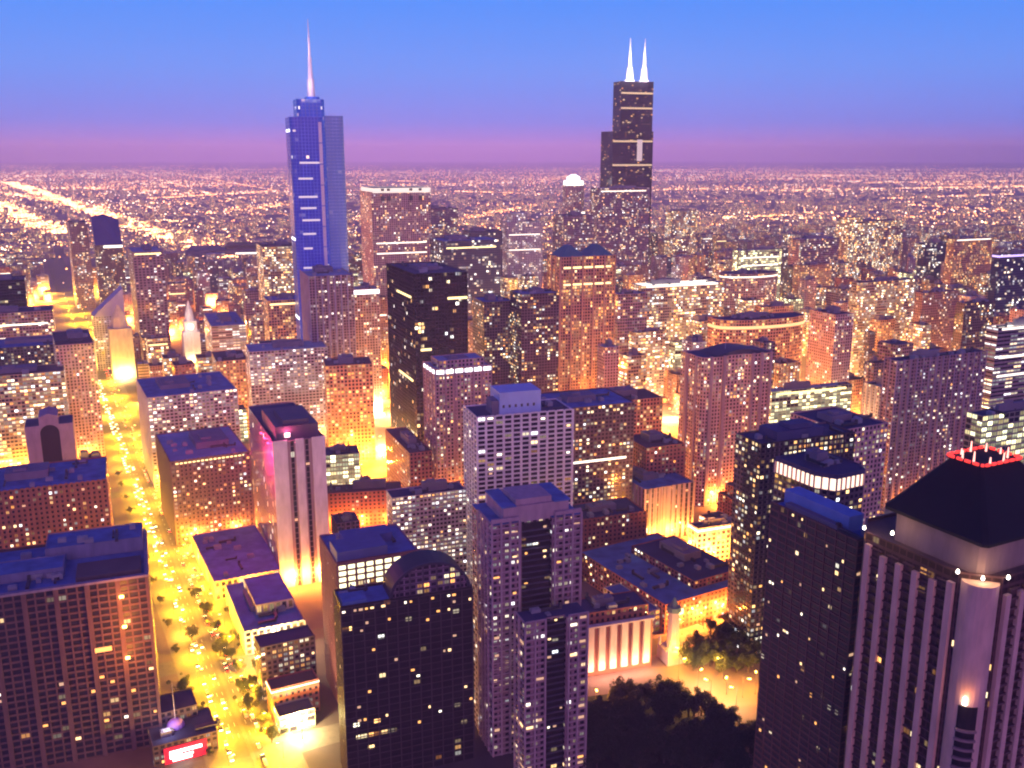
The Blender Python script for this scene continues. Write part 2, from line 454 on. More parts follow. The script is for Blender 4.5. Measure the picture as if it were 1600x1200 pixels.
    (671.1, 1399.2, 24, 32.1, 21.4, 111.6),
    (-459.9, 1542.5, 27, 29.6, 16.3, 34.1),
    (440.1, 1079.8, 27, 28.3, 26.7, 102.2),
    (493.3, 2362.2, 24, 15.6, 26.8, 84.1),
    (973.1, 3237.9, 21, 39.1, 31.9, 57.9),
    (-1101.4, 2219.6, 24, 25.2, 25.9, 41.4),
    (-1452.5, 2674.8, 24, 42.8, 47.0, 35.4),
    (-1228.5, 2337.6, 21, 26.8, 24.3, 32.5),
    (527.8, 2377.0, 24, 28.3, 29.1, 84.0),
    (-309.0, 1031.9, 24, 13.2, 22.9, 37.8),
    (-919.8, 2583.4, 24, 23.2, 20.0, 57.8),
    (-49.0, 1193.6, 24, 19.6, 24.7, 101.9),
    (324.0, 1453.0, 24, 19.8, 20.9, 84.4),
    (1446.4, 3254.6, 24, 40.1, 24.5, 69.7),
    (1811.6, 3730.8, 27, 34.5, 45.5, 31.3),
    (326.1, 1977.5, 21, 28.7, 15.5, 92.0),
    (-496.3, 1463.2, 21, 28.8, 30.4, 34.3),
    (210.0, 1231.1, 21, 15.7, 21.8, 34.7),
    (210.1, 1194.9, 27, 31.3, 19.4, 40.5),
    (631.6, 2594.0, 24, 20.4, 23.9, 86.7),
    (314.1, 1103.0, 24, 31.3, 25.0, 74.9),
    (1005.0, 3181.7, 24, 44.8, 43.9, 61.0),
    (-683.7, 1899.7, 21, 33.1, 31.7, 64.8),
    (1772.1, 3633.4, 24, 28.9, 36.8, 27.3),
    (-508.7, 1316.0, 27, 27.7, 21.3, 64.0),
    (381.5, 2436.3, 24, 29.6, 23.5, 101.0),
    (548.4, 2593.2, 24, 32.8, 20.2, 104.0),
    (24.1, 1811.0, 24, 28.3, 30.1, 90.0),
    (-731.2, 2345.8, 27, 33.5, 30.9, 39.4),
    (1344.6, 3264.7, 27, 30.0, 46.7, 66.5),
    (-925.1, 2942.6, 21, 46.3, 28.7, 19.9),
    (70.5, 2407.7, 24, 30.9, 29.9, 59.8),
    (712.9, 1908.3, 27, 20.3, 23.3, 91.6),
    (1054.3, 2501.0, 24, 31.7, 23.2, 90.0),
    (497.4, 1621.0, 24, 24.3, 17.3, 107.8),
    (648.0, 1280.9, 24, 32.5, 17.8, 101.4),
    (838.3, 3109.5, 24, 23.3, 26.6, 62.5),
    (223.0, 1288.0, 24, 19.4, 14.5, 64.7),
    (-845.4, 2503.8, 21, 18.6, 26.1, 57.3),
    (410.9, 1064.3, 24, 18.0, 14.6, 83.9),
    (129.0, 1038.6, 27, 23.8, 20.7, 97.4),
    (1753.1, 3382.8, 24, 40.4, 38.1, 45.4),
    (-683.7, 2234.8, 24, 25.6, 26.9, 34.2),
    (-795.0, 2434.4, 21, 15.4, 24.2, 60.1),
    (191.9, 786.1, 24, 28.2, 22.8, 31.8),
    (-920.5, 2532.9, 24, 21.7, 15.6, 60.5),
    (-770.2, 2569.7, 24, 25.4, 27.9, 38.7),
    (-1196.9, 2238.0, 24, 24.8, 15.3, 58.4),
    (1695.1, 3424.3, 21, 45.6, 39.0, 29.2),
    (1022.1, 3392.4, 27, 44.4, 37.8, 65.6),
    (791.0, 4174.9, 27, 42.3, 25.7, 15.6),
    (790.8, 1582.0, 21, 31.3, 22.6, 99.1),
    (-385.3, 2190.8, 24, 32.1, 17.8, 82.8),
    (-739.0, 1795.4, 27, 22.4, 25.5, 24.1),
    (99.0, 1004.8, 21, 17.1, 18.5, 114.2),
    (315.5, 1608.9, 24, 33.0, 23.7, 111.2),
    (685.7, 2006.5, 24, 32.7, 24.5, 93.2),
    (527.8, 1656.0, 21, 20.1, 21.6, 89.8),
    (-408.6, 1459.7, 27, 20.6, 18.5, 111.6),
]
PLAZA_WASH_LAMPS = [(-154.0, 914.8), (-131.0, 934.9), (-102.7, 914.8), (-129.7, 977.6), (-148.0, 1012.0), (-129.7, 1036.3), (-90.4, 886.1), (151.3, 1036.3), (172.7, 1082.8), (195.4, 1130.5), (176.5, 1036.3), (119.6, 693.3), (131.6, 705.4), (141.4, 717.8), (142.3, 681.6), (155.8, 675.9), (161.9, 648.6), (176.4, 670.3), (101.4, 550.5), (111.7, 519.1), (117.3, 508.7), (128.3, 515.6), (137.0, 512.1), (145.5, 515.6), (130.9, 501.9), (48.6, 501.9), (102.6, 533.7), (348.8, 1175.9), (380.8, 1201.5), (400.5, 1160.4), (419.3, 1145.2), (-185.5, 1355.6), (-174.2, 1242.1), (-155.1, 1145.2), (389.1, 1036.3), (-632.0, 1242.1), (-632.7, 1175.9), (-556.1, 1116.0), (547.6, 1036.3), (580.7, 1242.1), (137.9, 1175.9), (68.3, 1242.1), (203.0, 1490.6), (342.7, 1315.6), (541.0, 1315.6), (129.5, 638.3), (130.2, 533.7), (53.9, 590.6), (396.8, 1315.6), (459.9, 1315.6), (468.0, 1397.9), (469.7, 1242.1), (470.4, 1175.9), (436.5, 1490.6), (90.2, 1315.6), (129.9, 1355.6), (202.6, 966.5), (629.4, 1490.6), (595.1, 1315.6), (-101.5, 1490.6), (-36.1, 1315.6), (-288.6, 1315.6), (-292.0, 1175.9), (345.2, 1490.6), (281.7, 1595.6), (-401.4, 1242.1), (-378.7, 1315.6), (567.8, 1175.9), (527.9, 1490.6)]  # last entries are extra lamps behind buildings, added to wash walls orange
AVENUE = (-148.3, 473.3, 26.83)
HIGHWAYS = [[(-5759.4, 11239.4), (-851.1, 2942.2)], [(-3440.6, 6475.4), (-1806.3, 3876.1)], [(-2274.4, 5582.2), (-5021.6, 9144.1)], [(-2059.4, 8508.3), (-2628.7, 7036.9)], [(-750.7, 11502.5), (-1889.7, 12067.2)], [(5165.1, 9881.6), (2115.0, 8508.3)], [(1826.5, 6475.4), (959.7, 6652.5)], [(-1687.5, 5582.2), (-1444.2, 6475.4)], [(-250.7, 4758.3), (254.9, 6475.4)], [(7595.7, 14567.1), (3026.4, 15482.2)], [(-880.4, 4450.8), (-586.9, 5582.2)], [(6148.9, 11778.1), (3802.1, 10987.9)], [(3996.8, 7827.1), (2674.8, 7036.9)], [(-2782.9, 8508.3), (-4065.1, 9144.1)], [(-1412.3, 6147.9), (-1681.3, 5110.8)], [(307.4, 7827.1), (-556.6, 8508.3)], [(1735.6, 5278.1), (877.6, 4758.3)], [(2788.0, 5582.2), (2501.8, 6147.9)], [(890.5, 8508.3), (1913.0, 9144.1)]]
PARK = [(48.7, 461.5), (65.4, 485.7), (78.2, 473.3), (90.4, 461.5), (106.7, 473.3), (120.9, 473.3), (127.3, 455.8), (54.2, 447.4), (71.5, 450.2), (98.8, 450.2), (111.8, 447.4), (74.8, 501.9), (89.3, 498.6), (61.0, 495.3), (98.2, 485.7), (128.6, 564.9), (140.5, 581.8), (146.2, 569.1), (120.6, 545.0), (145.6, 548.9), (161.8, 581.8), (129.5, 548.9), (158.6, 595.1), (46.2, 473.3), (54.2, 482.5), (70.3, 467.4), (82.2, 453.0), (93.2, 447.4), (109.6, 461.5), (120.5, 455.8), (132.9, 464.4), (63.3, 453.0), (80.9, 492.1), (49.9, 455.8), (121.3, 444.7)]
LAWN = [(30.5, 395.6), (91.5, 395.6), (108.0, 515.6), (77.2, 520.5), (40.0, 512.1)]
AVENUE_TREES = [(-187.8, 571.6), (-179.4, 556.8), (-187.6, 560.9), (-171.0, 541.2), (-160.8, 515.6), (-157.0, 522.7), (-149.5, 508.7), (-153.2, 498.6), (-212.9, 581.8), (-199.9, 595.1), (-214.9, 618.4), (-230.6, 643.4), (-141.1, 485.7), (-196.8, 515.6), (-182.0, 492.1), (-131.9, 467.4)]
WATER_TOWER = (102.4, 556.8)
HALL = ((-1010.0, 2979.2), (-745.0, 3406.4))

# ------------------------------------------------------------------ materials
def mat_base(name):
    m = bpy.data.materials.new(name); m.use_nodes = True
    nt = m.node_tree; b = nt.nodes['Principled BSDF']
    return m, nt, b
def plain(name, col, rough=0.8, metal=0.0, var=0.25, scale=0.15):
    m, nt, b = mat_base(name)
    n = nt.nodes.new('ShaderNodeTexNoise'); n.inputs['Scale'].default_value = scale; n.inputs['Detail'].default_value = 4
    g = nt.nodes.new('ShaderNodeNewGeometry'); mp = nt.nodes.new('ShaderNodeVectorMath'); mp.operation = 'MULTIPLY'; mp.inputs[1].default_value = (1, 1, .3)
    nt.links.new(g.outputs['Position'], mp.inputs[0]); nt.links.new(mp.outputs[0], n.inputs['Vector'])
    mx = nt.nodes.new('ShaderNodeMix'); mx.data_type = 'RGBA'
    mx.inputs[6].default_value = (*[c * (1 - var) for c in col], 1); mx.inputs[7].default_value = (*[min(1, c * (1 + var)) for c in col], 1)
    nt.links.new(n.outputs[0], mx.inputs[0]); nt.links.new(mx.outputs[2], b.inputs['Base Color'])
    b.inputs['Roughness'].default_value = rough; b.inputs['Metallic'].default_value = metal
    return m
def glow(name, col, s, sample=False):
    m, nt, b = mat_base(name)
    b.inputs['Base Color'].default_value = (*[c * .5 for c in col], 1)
    b.inputs['Emission Color'].default_value = (*col, 1); b.inputs['Emission Strength'].default_value = s
    m.cycles.emission_sampling = 'AUTO' if sample else 'NONE'
    return m
def M2(nt, op, a, b=None, c=None):
    n = nt.nodes.new('ShaderNodeMath'); n.operation = op
    for i, v in enumerate((a, b, c)):
        if v is None: continue
        if isinstance(v, (int, float)): n.inputs[i].default_value = v
        else: nt.links.new(v, n.inputs[i])
    return n.outputs[0]
WARM = [(0, (1.0, .36, .07)), (.3, (1.0, .58, .20)), (.6, (1.0, .78, .42)), (.85, (1.0, .93, .70)), (1, (.85, .92, 1.0))]
GOLD = [(0, (1.0, .34, .05)), (.5, (1.0, .55, .14)), (1, (1.0, .82, .40))]
PALE = [(0, (1.0, .62, .30)), (.4, (1.0, .85, .60)), (1, (.92, .95, 1.0))]
def facade(name, wall, fw, fh, lit, strength, glass=(.02, .02, .035), band=0.0, tint=WARM, rough=0.75, grough=0.12, var=.5):
    """wall with one window per UV cell; a seeded part of the windows has its lights on"""
    m, nt, b = mat_base(name); L = nt.links.new
    uv = nt.nodes.new('ShaderNodeUVMap'); uv.uv_map = 'UVMap'
    sp = nt.nodes.new('ShaderNodeSeparateXYZ'); L(uv.outputs[0], sp.inputs[0])
    u, v = sp.outputs[0], sp.outputs[1]
    du = M2(nt, 'ABSOLUTE', M2(nt, 'SUBTRACT', M2(nt, 'FRACT', u), .5))
    dv = M2(nt, 'ABSOLUTE', M2(nt, 'SUBTRACT', M2(nt, 'FRACT', v), .5))
    mask = M2(nt, 'MULTIPLY', M2(nt, 'LESS_THAN', du, fw / 2), M2(nt, 'LESS_THAN', dv, fh / 2))
    cu, cv = M2(nt, 'FLOOR', u), M2(nt, 'FLOOR', v)
    cb = nt.nodes.new('ShaderNodeCombineXYZ'); L(cu, cb.inputs[0]); L(cv, cb.inputs[1])
    wn = nt.nodes.new('ShaderNodeTexWhiteNoise'); wn.noise_dimensions = '2D'; L(cb.outputs[0], wn.inputs['Vector'])
    cl = nt.nodes.new('ShaderNodeTexNoise'); cl.noise_dimensions = '2D'; cl.inputs['Scale'].default_value = .16; cl.inputs['Detail'].default_value = 1
    L(cb.outputs[0], cl.inputs['Vector'])
    thr = M2(nt, 'MULTIPLY', M2(nt, 'MAXIMUM', M2(nt, 'MULTIPLY_ADD', cl.outputs[0], 5.0, -1.55), .12), lit * 1.7)
    on = M2(nt, 'LESS_THAN', wn.outputs['Value'], thr)
    if band > 0:
        w1 = nt.nodes.new('ShaderNodeTexWhiteNoise'); w1.noise_dimensions = '2D'
        c2 = nt.nodes.new('ShaderNodeCombineXYZ'); L(M2(nt, 'FLOOR', M2(nt, 'MULTIPLY', u, .17)), c2.inputs[0]); L(cv, c2.inputs[1])
        L(c2.outputs[0], w1.inputs['Vector'])
        on = M2(nt, 'MAXIMUM', on, M2(nt, 'LESS_THAN', w1.outputs['Value'], band))
    sc = nt.nodes.new('ShaderNodeSeparateColor'); L(wn.outputs['Color'], sc.inputs[0])
    rp = nt.nodes.new('ShaderNodeValToRGB'); L(sc.outputs[1], rp.inputs[0])
    e = rp.color_ramp.elements; e[0].color = (*tint[0][1], 1); e[1].color = (*tint[-1][1], 1)
    for p, c in tint[1:-1]: e.new(p).color = (*c, 1)
    strength *= 1.35
    amt = M2(nt, 'MULTIPLY', M2(nt, 'MULTIPLY', on, mask), M2(nt, 'MULTIPLY', M2(nt, 'MULTIPLY_ADD', M2(nt, 'POWER', sc.outputs[2], 3.4), 1.15, .07), strength))
    fv, fu = M2(nt, 'FRACT', v), M2(nt, 'FRACT', u)
    blind = M2(nt, 'GREATER_THAN', fv, M2(nt, 'MULTIPLY_ADD', sc.outputs[0], fh * .9, .5 - fh * .75))
    bar = M2(nt, 'GREATER_THAN', M2(nt, 'ABSOLUTE', M2(nt, 'SUBTRACT', fu, M2(nt, 'MULTIPLY_ADD', sc.outputs[2], .1, .45))), .045)
    amt = M2(nt, 'MULTIPLY', amt, M2(nt, 'MULTIPLY', M2(nt, 'MULTIPLY_ADD', blind, .62, .38), M2(nt, 'MULTIPLY_ADD', bar, .75, .25)))
    no = nt.nodes.new('ShaderNodeTexNoise'); no.inputs['Scale'].default_value = .25; no.inputs['Detail'].default_value = 5
    g = nt.nodes.new('ShaderNodeNewGeometry'); mp = nt.nodes.new('ShaderNodeVectorMath'); mp.operation = 'MULTIPLY'; mp.inputs[1].default_value = (1, 1, .12)
    L(g.outputs['Position'], mp.inputs[0]); L(mp.outputs[0], no.inputs['Vector'])
    wm = nt.nodes.new('ShaderNodeMix'); wm.data_type = 'RGBA'; L(no.outputs[0], wm.inputs[0])
    wm.inputs[6].default_value = (*[c * (1 - var) for c in wall], 1); wm.inputs[7].default_value = (*[c * (1 + var) for c in wall], 1)
    mx = nt.nodes.new('ShaderNodeMix'); mx.data_type = 'RGBA'; L(mask, mx.inputs[0]); L(wm.outputs[2], mx.inputs[6]); mx.inputs[7].default_value = (*glass, 1)
    L(mx.outputs[2], b.inputs['Base Color'])
    L(M2(nt, 'MULTIPLY_ADD', mask, grough - rough, rough), b.inputs['Roughness'])
    L(rp.outputs[0], b.inputs['Emission Color']); L(amt, b.inputs['Emission Strength'])
    m.cycles.emission_sampling = 'NONE'
    return m
# style: material, window bay width, storey height (m)
STY = {
    'white_grid':  (facade('white_concrete_grid', (.80, .78, .80), .74, .72, .07, 2.2), 7.1, 3.5),
    'lilac_flats': (facade('pale_concrete_flats', (.50, .44, .48), .62, .55, .30, 2.0, tint=PALE), 3.6, 3.3),
    'grey_flats':  (facade('grey_concrete_flats', (.44, .36, .40), .66, .52, .42, 2.4, tint=PALE, band=.04), 3.8, 3.4),
    'pink_stone':  (facade('pink_stone_flats', (.54, .33, .31), .50, .58, .22, 2.6), 3.4, 3.4),
    'brown_flats': (facade('brown_brick_flats', (.30, .17, .15), .52, .52, .20, 2.4, band=.02), 3.4, 3.4),
    'red_brick':   (facade('red_brick', (.34, .12, .09), .48, .52, .12, 2.2), 3.6, 3.5),
    'orange_office': (facade('terracotta_office', (.52, .26, .17), .62, .62, .42, 2.0, tint=GOLD), 3.6, 3.8),
    'gold_office': (facade('busy_office', (.38, .27, .22), .80, .58, .60, 3.0, band=.12), 3.4, 3.9),
    'lime_office': (facade('bright_office', (.32, .30, .22), .84, .70, .85, 3.2, band=.3, tint=[(0, (1, .8, .35)), (1, (.95, 1, .62))]), 5.0, 4.0),
    'dark_glass':  (facade('dark_glass', (.012, .011, .016), .93, .80, .035, 3.2, glass=(.010, .010, .016), band=.05, rough=.35, grough=.12), 3.2, 3.8),
    'vault_glass': (facade('brown_black_glass', (.020, .014, .018), .86, .60, .02, 2.0, glass=(.012, .010, .014), band=.02, rough=.5, grough=.32), 3.6, 3.6),
    'bronze_glass': (facade('bronze_glass', (.10, .05, .05), .82, .62, .03, 1.6, glass=(.035, .018, .018), rough=.5, grough=.3), 2.9, 3.3),
    'blue_glass':  (facade('blue_mirror_glass', (.14, .34, 1.0), .80, .84, .012, 1.2, glass=(.05, .20, .95), band=.012, tint=PALE, rough=.25, grough=.14), 4.0, 3.9),  # core: bright sky reflection painted into the blue base colour
    'teal_glass': (facade('teal_mirror_glass', (.30, .50, .85), .94, .80, .012, 1.0, glass=(.20, .38, .8), band=.0, tint=PALE, rough=.3, grough=.2), 4.0, 3.9),  # rear volume: its paler sky reflection put into the base colour
    'navy_mirror': (facade('navy_mirror_glass', (.14, .26, .95), .80, .84, .012, 1.2, glass=(.06, .13, .8), band=.008, tint=PALE, rough=.25, grough=.14), 4.0, 3.9),  # shoulder: its deeper blue reflection put into the base colour
    'navy_glass':  (facade('navy_glass', (.03, .03, .09), .9, .7, .10, 2.2, glass=(.02, .03, .10), band=.05, tint=PALE, rough=.3), 3.6, 3.8),
    'purple_office': (facade('plum_office', (.27, .17, .24), .72, .58, .22, 2.2, band=.03), 3.6, 3.9),
    'dark_flats':  (facade('dark_flats', (.11, .075, .09), .60, .55, .24, 2.6), 3.3, 3.3),
    'ribbon':      (facade('ribbon_office', (.30, .22, .24), .98, .45, .30, 2.2, band=.15, tint=PALE), 9.0, 3.9),
    'brown_slab':  (facade('brown_slab', (.09, .05, .05), .80, .62, .02, 1.6, grough=.45), 2.7, 3.2),
    'violet_bays': (facade('violet_bay_flats', (.32, .20, .22), .56, .50, .15, 2.0, tint=PALE), 3.4, 3.2),
    'rib_stone':   (facade('ribbed_stone', (.32, .22, .26), .45, .92, .06, 1.8), 5.0, 4.2),
    'cream_lit':   (facade('cream_podium', (.60, .50, .36), .62, .66, .45, 2.2, tint=GOLD), 4.2, 4.2),
}
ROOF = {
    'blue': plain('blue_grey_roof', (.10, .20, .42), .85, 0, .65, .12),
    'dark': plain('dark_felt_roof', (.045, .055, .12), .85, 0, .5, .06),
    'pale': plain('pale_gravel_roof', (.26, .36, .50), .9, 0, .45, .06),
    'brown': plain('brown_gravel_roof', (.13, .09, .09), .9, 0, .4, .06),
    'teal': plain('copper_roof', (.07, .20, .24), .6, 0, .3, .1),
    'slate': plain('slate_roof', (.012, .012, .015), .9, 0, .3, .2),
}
WALLM = {}
def wallm(name, col, rough=.8, var=.38, scale=.3):
    if name not in WALLM: WALLM[name] = plain(name, col, rough, 0, var, scale)
    return WALLM[name]
M_UNIT = plain('galvanised_steel', (.34, .35, .38), .5, .3)
M_UNITD = plain('dark_steel', (.08, .08, .09), .5, .3)
M_PENT = plain('plant_room_wall', (.22, .20, .24), .8)
M_PANE = [glow('lit_window_warm', (1, .66, .30), 2.2), glow('lit_window_white', (1, .90, .68), 2.6), glow('lit_window_amber', (1, .46, .12), 1.7), glow('lit_window_dim', (1, .60, .34), .7)]
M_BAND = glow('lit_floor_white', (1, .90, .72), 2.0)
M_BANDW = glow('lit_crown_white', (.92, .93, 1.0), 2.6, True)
M_BANDY = glow('lit_floor_yellow', (1, .80, .34), 2.2)
M_BANDP = glow('lit_floor_pale', (1, .86, .92), .62)
M_BANDT = glow('lit_floor_gold', (1, .72, .36), .7)
M_RED = glow('red_beacon', (1, .03, .03), 9.0, True)
M_MAG = glow('magenta_floodlight', (1, .06, .22), 5.0, True)
M_FLOOD = glow('white_floodlight', (1, .92, .78), 10.0)
M_HEAD = glow('sodium_lamp_head', (1, .55, .12), 14.0)

# ------------------------------------------------------------------ mesh helpers
class MB:
    def __init__(s): s.v = []; s.f = []; s.uv = []
    def quad(s, pts, uvs=None):
        n = len(s.v); s.v += [tuple(p) for p in pts]; s.f.append(tuple(range(n, n + len(pts))))
        s.uv.append(uvs or [(0, 0)] * len(pts))
    def box(s, x0, y0, z0, x1, y1, z1, bottom=False):
        a = [(x0, y0), (x1, y0), (x1, y1), (x0, y1)]
        for i in range(4):
            p, q = a[i], a[(i + 1) % 4]
            s.quad([(*p, z0), (*q, z0), (*q, z1), (*p, z1)])
        s.quad([(*p, z1) for p in a])
        if bottom: s.quad([(*p, z0) for p in reversed(a)])
    def prism(s, poly, z0, z1, cw=None, ch=None, seed=(0, 0), top=True):
        n = len(poly)
        for i in range(n):
            p, q = poly[i], poly[(i + 1) % n]
            uv = None
            if cw:
                d = math.hypot(q[0] - p[0], q[1] - p[1]); k = max(1, round(d / cw)); m0, m1 = round(z0 / ch), max(round(z0 / ch) + 1, round(z1 / ch))
                su, sv = seed[0] + i * 37, seed[1]
                uv = [(su, sv + m0), (su + k, sv + m0), (su + k, sv + m1), (su, sv + m1)]
            s.quad([(*p, z0), (*q, z0), (*q, z1), (*p, z1)], uv)
        if top: s.quad([(*p, z1) for p in poly])
    def frustum(s, lo, z0, hi, z1, top=True):
        n = len(lo)
        for i in range(n):
            j = (i + 1) % n
            if (lo[i] != lo[j]) or (hi[i] != hi[j]):
                s.quad([(*lo[i], z0), (*lo[j], z0), (*hi[j], z1), (*hi[i], z1)])
        if top: s.quad([(*p, z1) for p in hi])
    def cyl(s, cx, cy, z0, r0, z1, r1, n=10):
        lo = [(cx + r0 * math.cos(2 * math.pi * i / n), cy + r0 * math.sin(2 * math.pi * i / n)) for i in range(n)]
        hi = [(cx + r1 * math.cos(2 * math.pi * i / n), cy + r1 * math.sin(2 * math.pi * i / n)) for i in range(n)]
        s.frustum(lo, z0, hi, z1)
    def mesh(s, name, m):
        me = bpy.data.meshes.new(name); me.from_pydata(s.v, [], s.f)
        ul = me.uv_layers.new(name='UVMap')
        flat = [c for f in s.uv for p in f for c in p]
        ul.data.foreach_set('uv', flat)
        me.materials.append(m); me.update()
        return me
    def build(s, name, m, parent=None, loc=None):
        o = bpy.data.objects.new(name, s.mesh(name, m)); COL.objects.link(o)
        if parent: o.parent = parent
        if loc: o.location = loc
        return o
def tag(o, label=None, cat=None, group=None, kind=None):
    if label: o['label'] = label
    if cat: o['category'] = cat
    if group: o['group'] = group
    if kind: o['kind'] = kind
    return o
def root(name, loc, rz, label, cat, group=None):
    o = bpy.data.objects.new(name, None); COL.objects.link(o)
    o.location = loc; o.rotation_euler = (0, 0, rz); o.empty_display_size = 5
    return tag(o, label, cat, group)
def rect(x0, y0, x1, y1): return [(x0, y0), (x1, y0), (x1, y1), (x0, y1)]
def ngon(cx, cy, r, n, a0=0, ry=None): return [(cx + r * math.cos(a0 + 2 * math.pi * i / n), cy + (ry or r) * math.sin(a0 + 2 * math.pi * i / n)) for i in range(n)]
_seed = [17]
def seed():
    _seed[0] = (_seed[0] * 1103 + 977) % 9973
    return (_seed[0] * 3, _seed[0] % 701)
ROOF_OF = {}
def shaft(par, style, poly, z0, z1, roof='dark', parapet=1.1, name='wall', roofname='roof', cell=None):
    """storeys of one footprint: outer wall, parapet and the roof inside it"""
    m, cw, ch = STY[style] if isinstance(style, str) else (style, 4, 4)
    if cell: cw, ch = cell
    b = MB(); b.prism(poly, z0, z1, cw, ch, seed(), top=False)
    cx = sum(p[0] for p in poly) / len(poly); cy = sum(p[1] for p in poly) / len(poly)
    k = 0.45 if parapet else 0
    inn = []
    for p in poly:
        d = math.hypot(p[0] - cx, p[1] - cy) or 1; inn.append((p[0] + (cx - p[0]) / d * k * 1.4, p[1] + (cy - p[1]) / d * k * 1.4))
    n = len(poly)
    if parapet:
        for i in range(n):
            j = (i + 1) % n
            b.quad([(*poly[i], z1), (*poly[j], z1), (*inn[j], z1), (*inn[i], z1)])
            b.quad([(*inn[i], z1), (*inn[j], z1), (*inn[j], z1 - parapet), (*inn[i], z1 - parapet)])
    w = b.build(name, m, par)
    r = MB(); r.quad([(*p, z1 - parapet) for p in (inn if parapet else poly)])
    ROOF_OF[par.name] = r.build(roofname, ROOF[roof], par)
    return w
def unit_mesh():
    b = MB(); b.box(-1.6, -1.1, 0, 1.6, 1.1, 1.7); b.cyl(-.75, 0, 1.7, .62, 1.98, .62, 8); b.cyl(.75, 0, 1.7, .62, 1.98, .62, 8)
    return b.mesh('cooling_unit', M_UNIT)
UNIT = unit_mesh()
def duct_mesh():
    b = MB(); b.box(-4, -.5, .3, 4, .5, 1.2, True); b.box(-3.4, -.6, 0, -3, .6, .3); b.box(3, -.6, 0, 3.4, .6, .3); b.box(3.2, -.5, 1.2, 4, .5, 2.2)
    return b.mesh('duct', M_UNITD)
DUCT = duct_mesh()
def clutter(par, x0, y0, x1, y1, z, rng, n=6, pent=True, pmat=None):
    par = ROOF_OF.get(par.name, par)
    w, d = x1 - x0, y1 - y0
    if pent and w > 12 and d > 8:
        pw, pd, ph = w * rng.uniform(.28, .5), d * rng.uniform(.3, .5), rng.uniform(3.5, 7)
        px, py = x0 + rng.uniform(.15, .45) * w, y0 + rng.uniform(.25, .45) * d
        b = MB(); b.box(px, py, z, px + pw, py + pd, z + ph)
        b.box(px + pw * .2, py + pd * .2, z + ph, px + pw * .5, py + pd * .6, z + ph + 1.8)
        b.build('plant_room', pmat or M_PENT, par)
    for i in range(n):
        o = bpy.data.objects.new('cooling_unit' if i % 3 else 'duct', UNIT if i % 3 else DUCT); COL.objects.link(o); o.parent = par
        s = rng.uniform(1.0, 1.9)
        o.location = (x0 + rng.uniform(.08, .92) * w, y0 + rng.uniform(.06, .9) * d, z); o.scale = (s, s, s); o.rotation_euler = (0, 0, rng.choice([0, math.pi / 2]))
def mast(par, x, y, z, h, r=.35, m=None, name='mast'):
    b = MB(); b.cyl(x, y, z, r, z + h * .6, r * .7, 6); b.cyl(x, y, z + h * .6, r * .6, z + h, r * .25, 6)
    return b.build(name, m or M_UNIT, par)
def frame(par, m, w, d, z0, z1, nx, ny, nz, pw, sh, dep=.5, faces='fl', x0=0.0, y0=0.0, name='facade_frame'):
    """piers and floor bands standing proud of the glass on the street faces"""
    b = MB(); H = z1 - z0
    if 'f' in faces:
        for i in range(nx + 1):
            c = x0 + w * i / nx; b.box(max(x0 - dep, c - pw / 2), y0 - dep, z0, min(x0 + w + dep, c + pw / 2), y0 + .02, z1 + .15)
        for k in range(nz + 1):
            c = z0 + H * k / nz
            for i in range(nx):
                b.box(x0 + w * i / nx + pw / 2, y0 - dep * .6, c - sh / 2, x0 + w * (i + 1) / nx - pw / 2, y0 + .02, c + sh / 2, True)
    if 'l' in faces:
        for i in range(1, ny + 1):
            c = y0 + d * i / ny; b.box(x0 - dep, c - pw / 2, z0, x0 + .02, min(y0 + d, c + pw / 2), z1 + .15)
        for k in range(nz + 1):
            c = z0 + H * k / nz
            for i in range(ny):
                b.box(x0 - dep * .6, y0 + d * i / ny + pw / 2, c - sh / 2, x0 + .02, y0 + d * (i + 1) / ny - pw / 2, c + sh / 2, True)
    return b.build(name, m, par)
def panes(par, w, d, z0, z1, nx, ny, nz, count, rng, fw=.55, fh=.42, x0=0.0, y0=0.0, weights=(4, 2, 3, 8), off=.12, zlim=(0, 1), side=.25):
    """single lit windows, each a pane of its own"""
    cx, cz, cy = w / nx, (z1 - z0) / nz, d / max(ny, 1)
    def me(m, sx, sz, face):
        b = MB()
        if face == 'f': b.box(-sx / 2, -.04, -sz / 2, sx / 2, .04, sz / 2, True)
        else: b.box(-.04, -sx / 2, -sz / 2, .04, sx / 2, sz / 2, True)
        return b.mesh('window', m)
    lib = {}
    used = set()
    for q in range(int(count * .75)):
        face = 'l' if (ny and rng.random() < side) else 'f'
        i = rng.randrange(nx if face == 'f' else ny); k = rng.randrange(int(nz * zlim[0]), max(int(nz * zlim[0]) + 1, int(nz * zlim[1])))
        if (face, i, k) in used: continue
        used.add((face, i, k))
        mi = rng.choices(range(4), weights)[0]
        if (face, mi) not in lib: lib[(face, mi)] = me(M_PANE[mi], (cx if face == 'f' else cy) * fw, cz * fh, face)
        o = bpy.data.objects.new('window', lib[(face, mi)]); COL.objects.link(o); o.parent = par
        z = z0 + cz * (k + .5); o.scale = (rng.uniform(.5, 1), 1, rng.uniform(.7, 1)) if face == 'f' else (1, rng.uniform(.5, 1), rng.uniform(.7, 1))
        o.location = (x0 + cx * (i + .5), y0 - off, z) if face == 'f' else (x0 - off, y0 + cy * (i + .5), z)
def strip(par, x0, y0, x1, y1, z, h, m, name='lit_floor', out=.25):
    b = MB(); b.box(x0 - out, y0 - out, z, x1 + out, y1 + out, z + h, True)
    return b.build(name, m, par)
def plan(key): return PLAN[key]
def start(key, name, label, cat='building'):
    x, y, ph, w, d, h = PLAN[key]
    return root(name, (x, y, 0), R(ph), label, cat), w, d, h
RNG = random.Random(5)

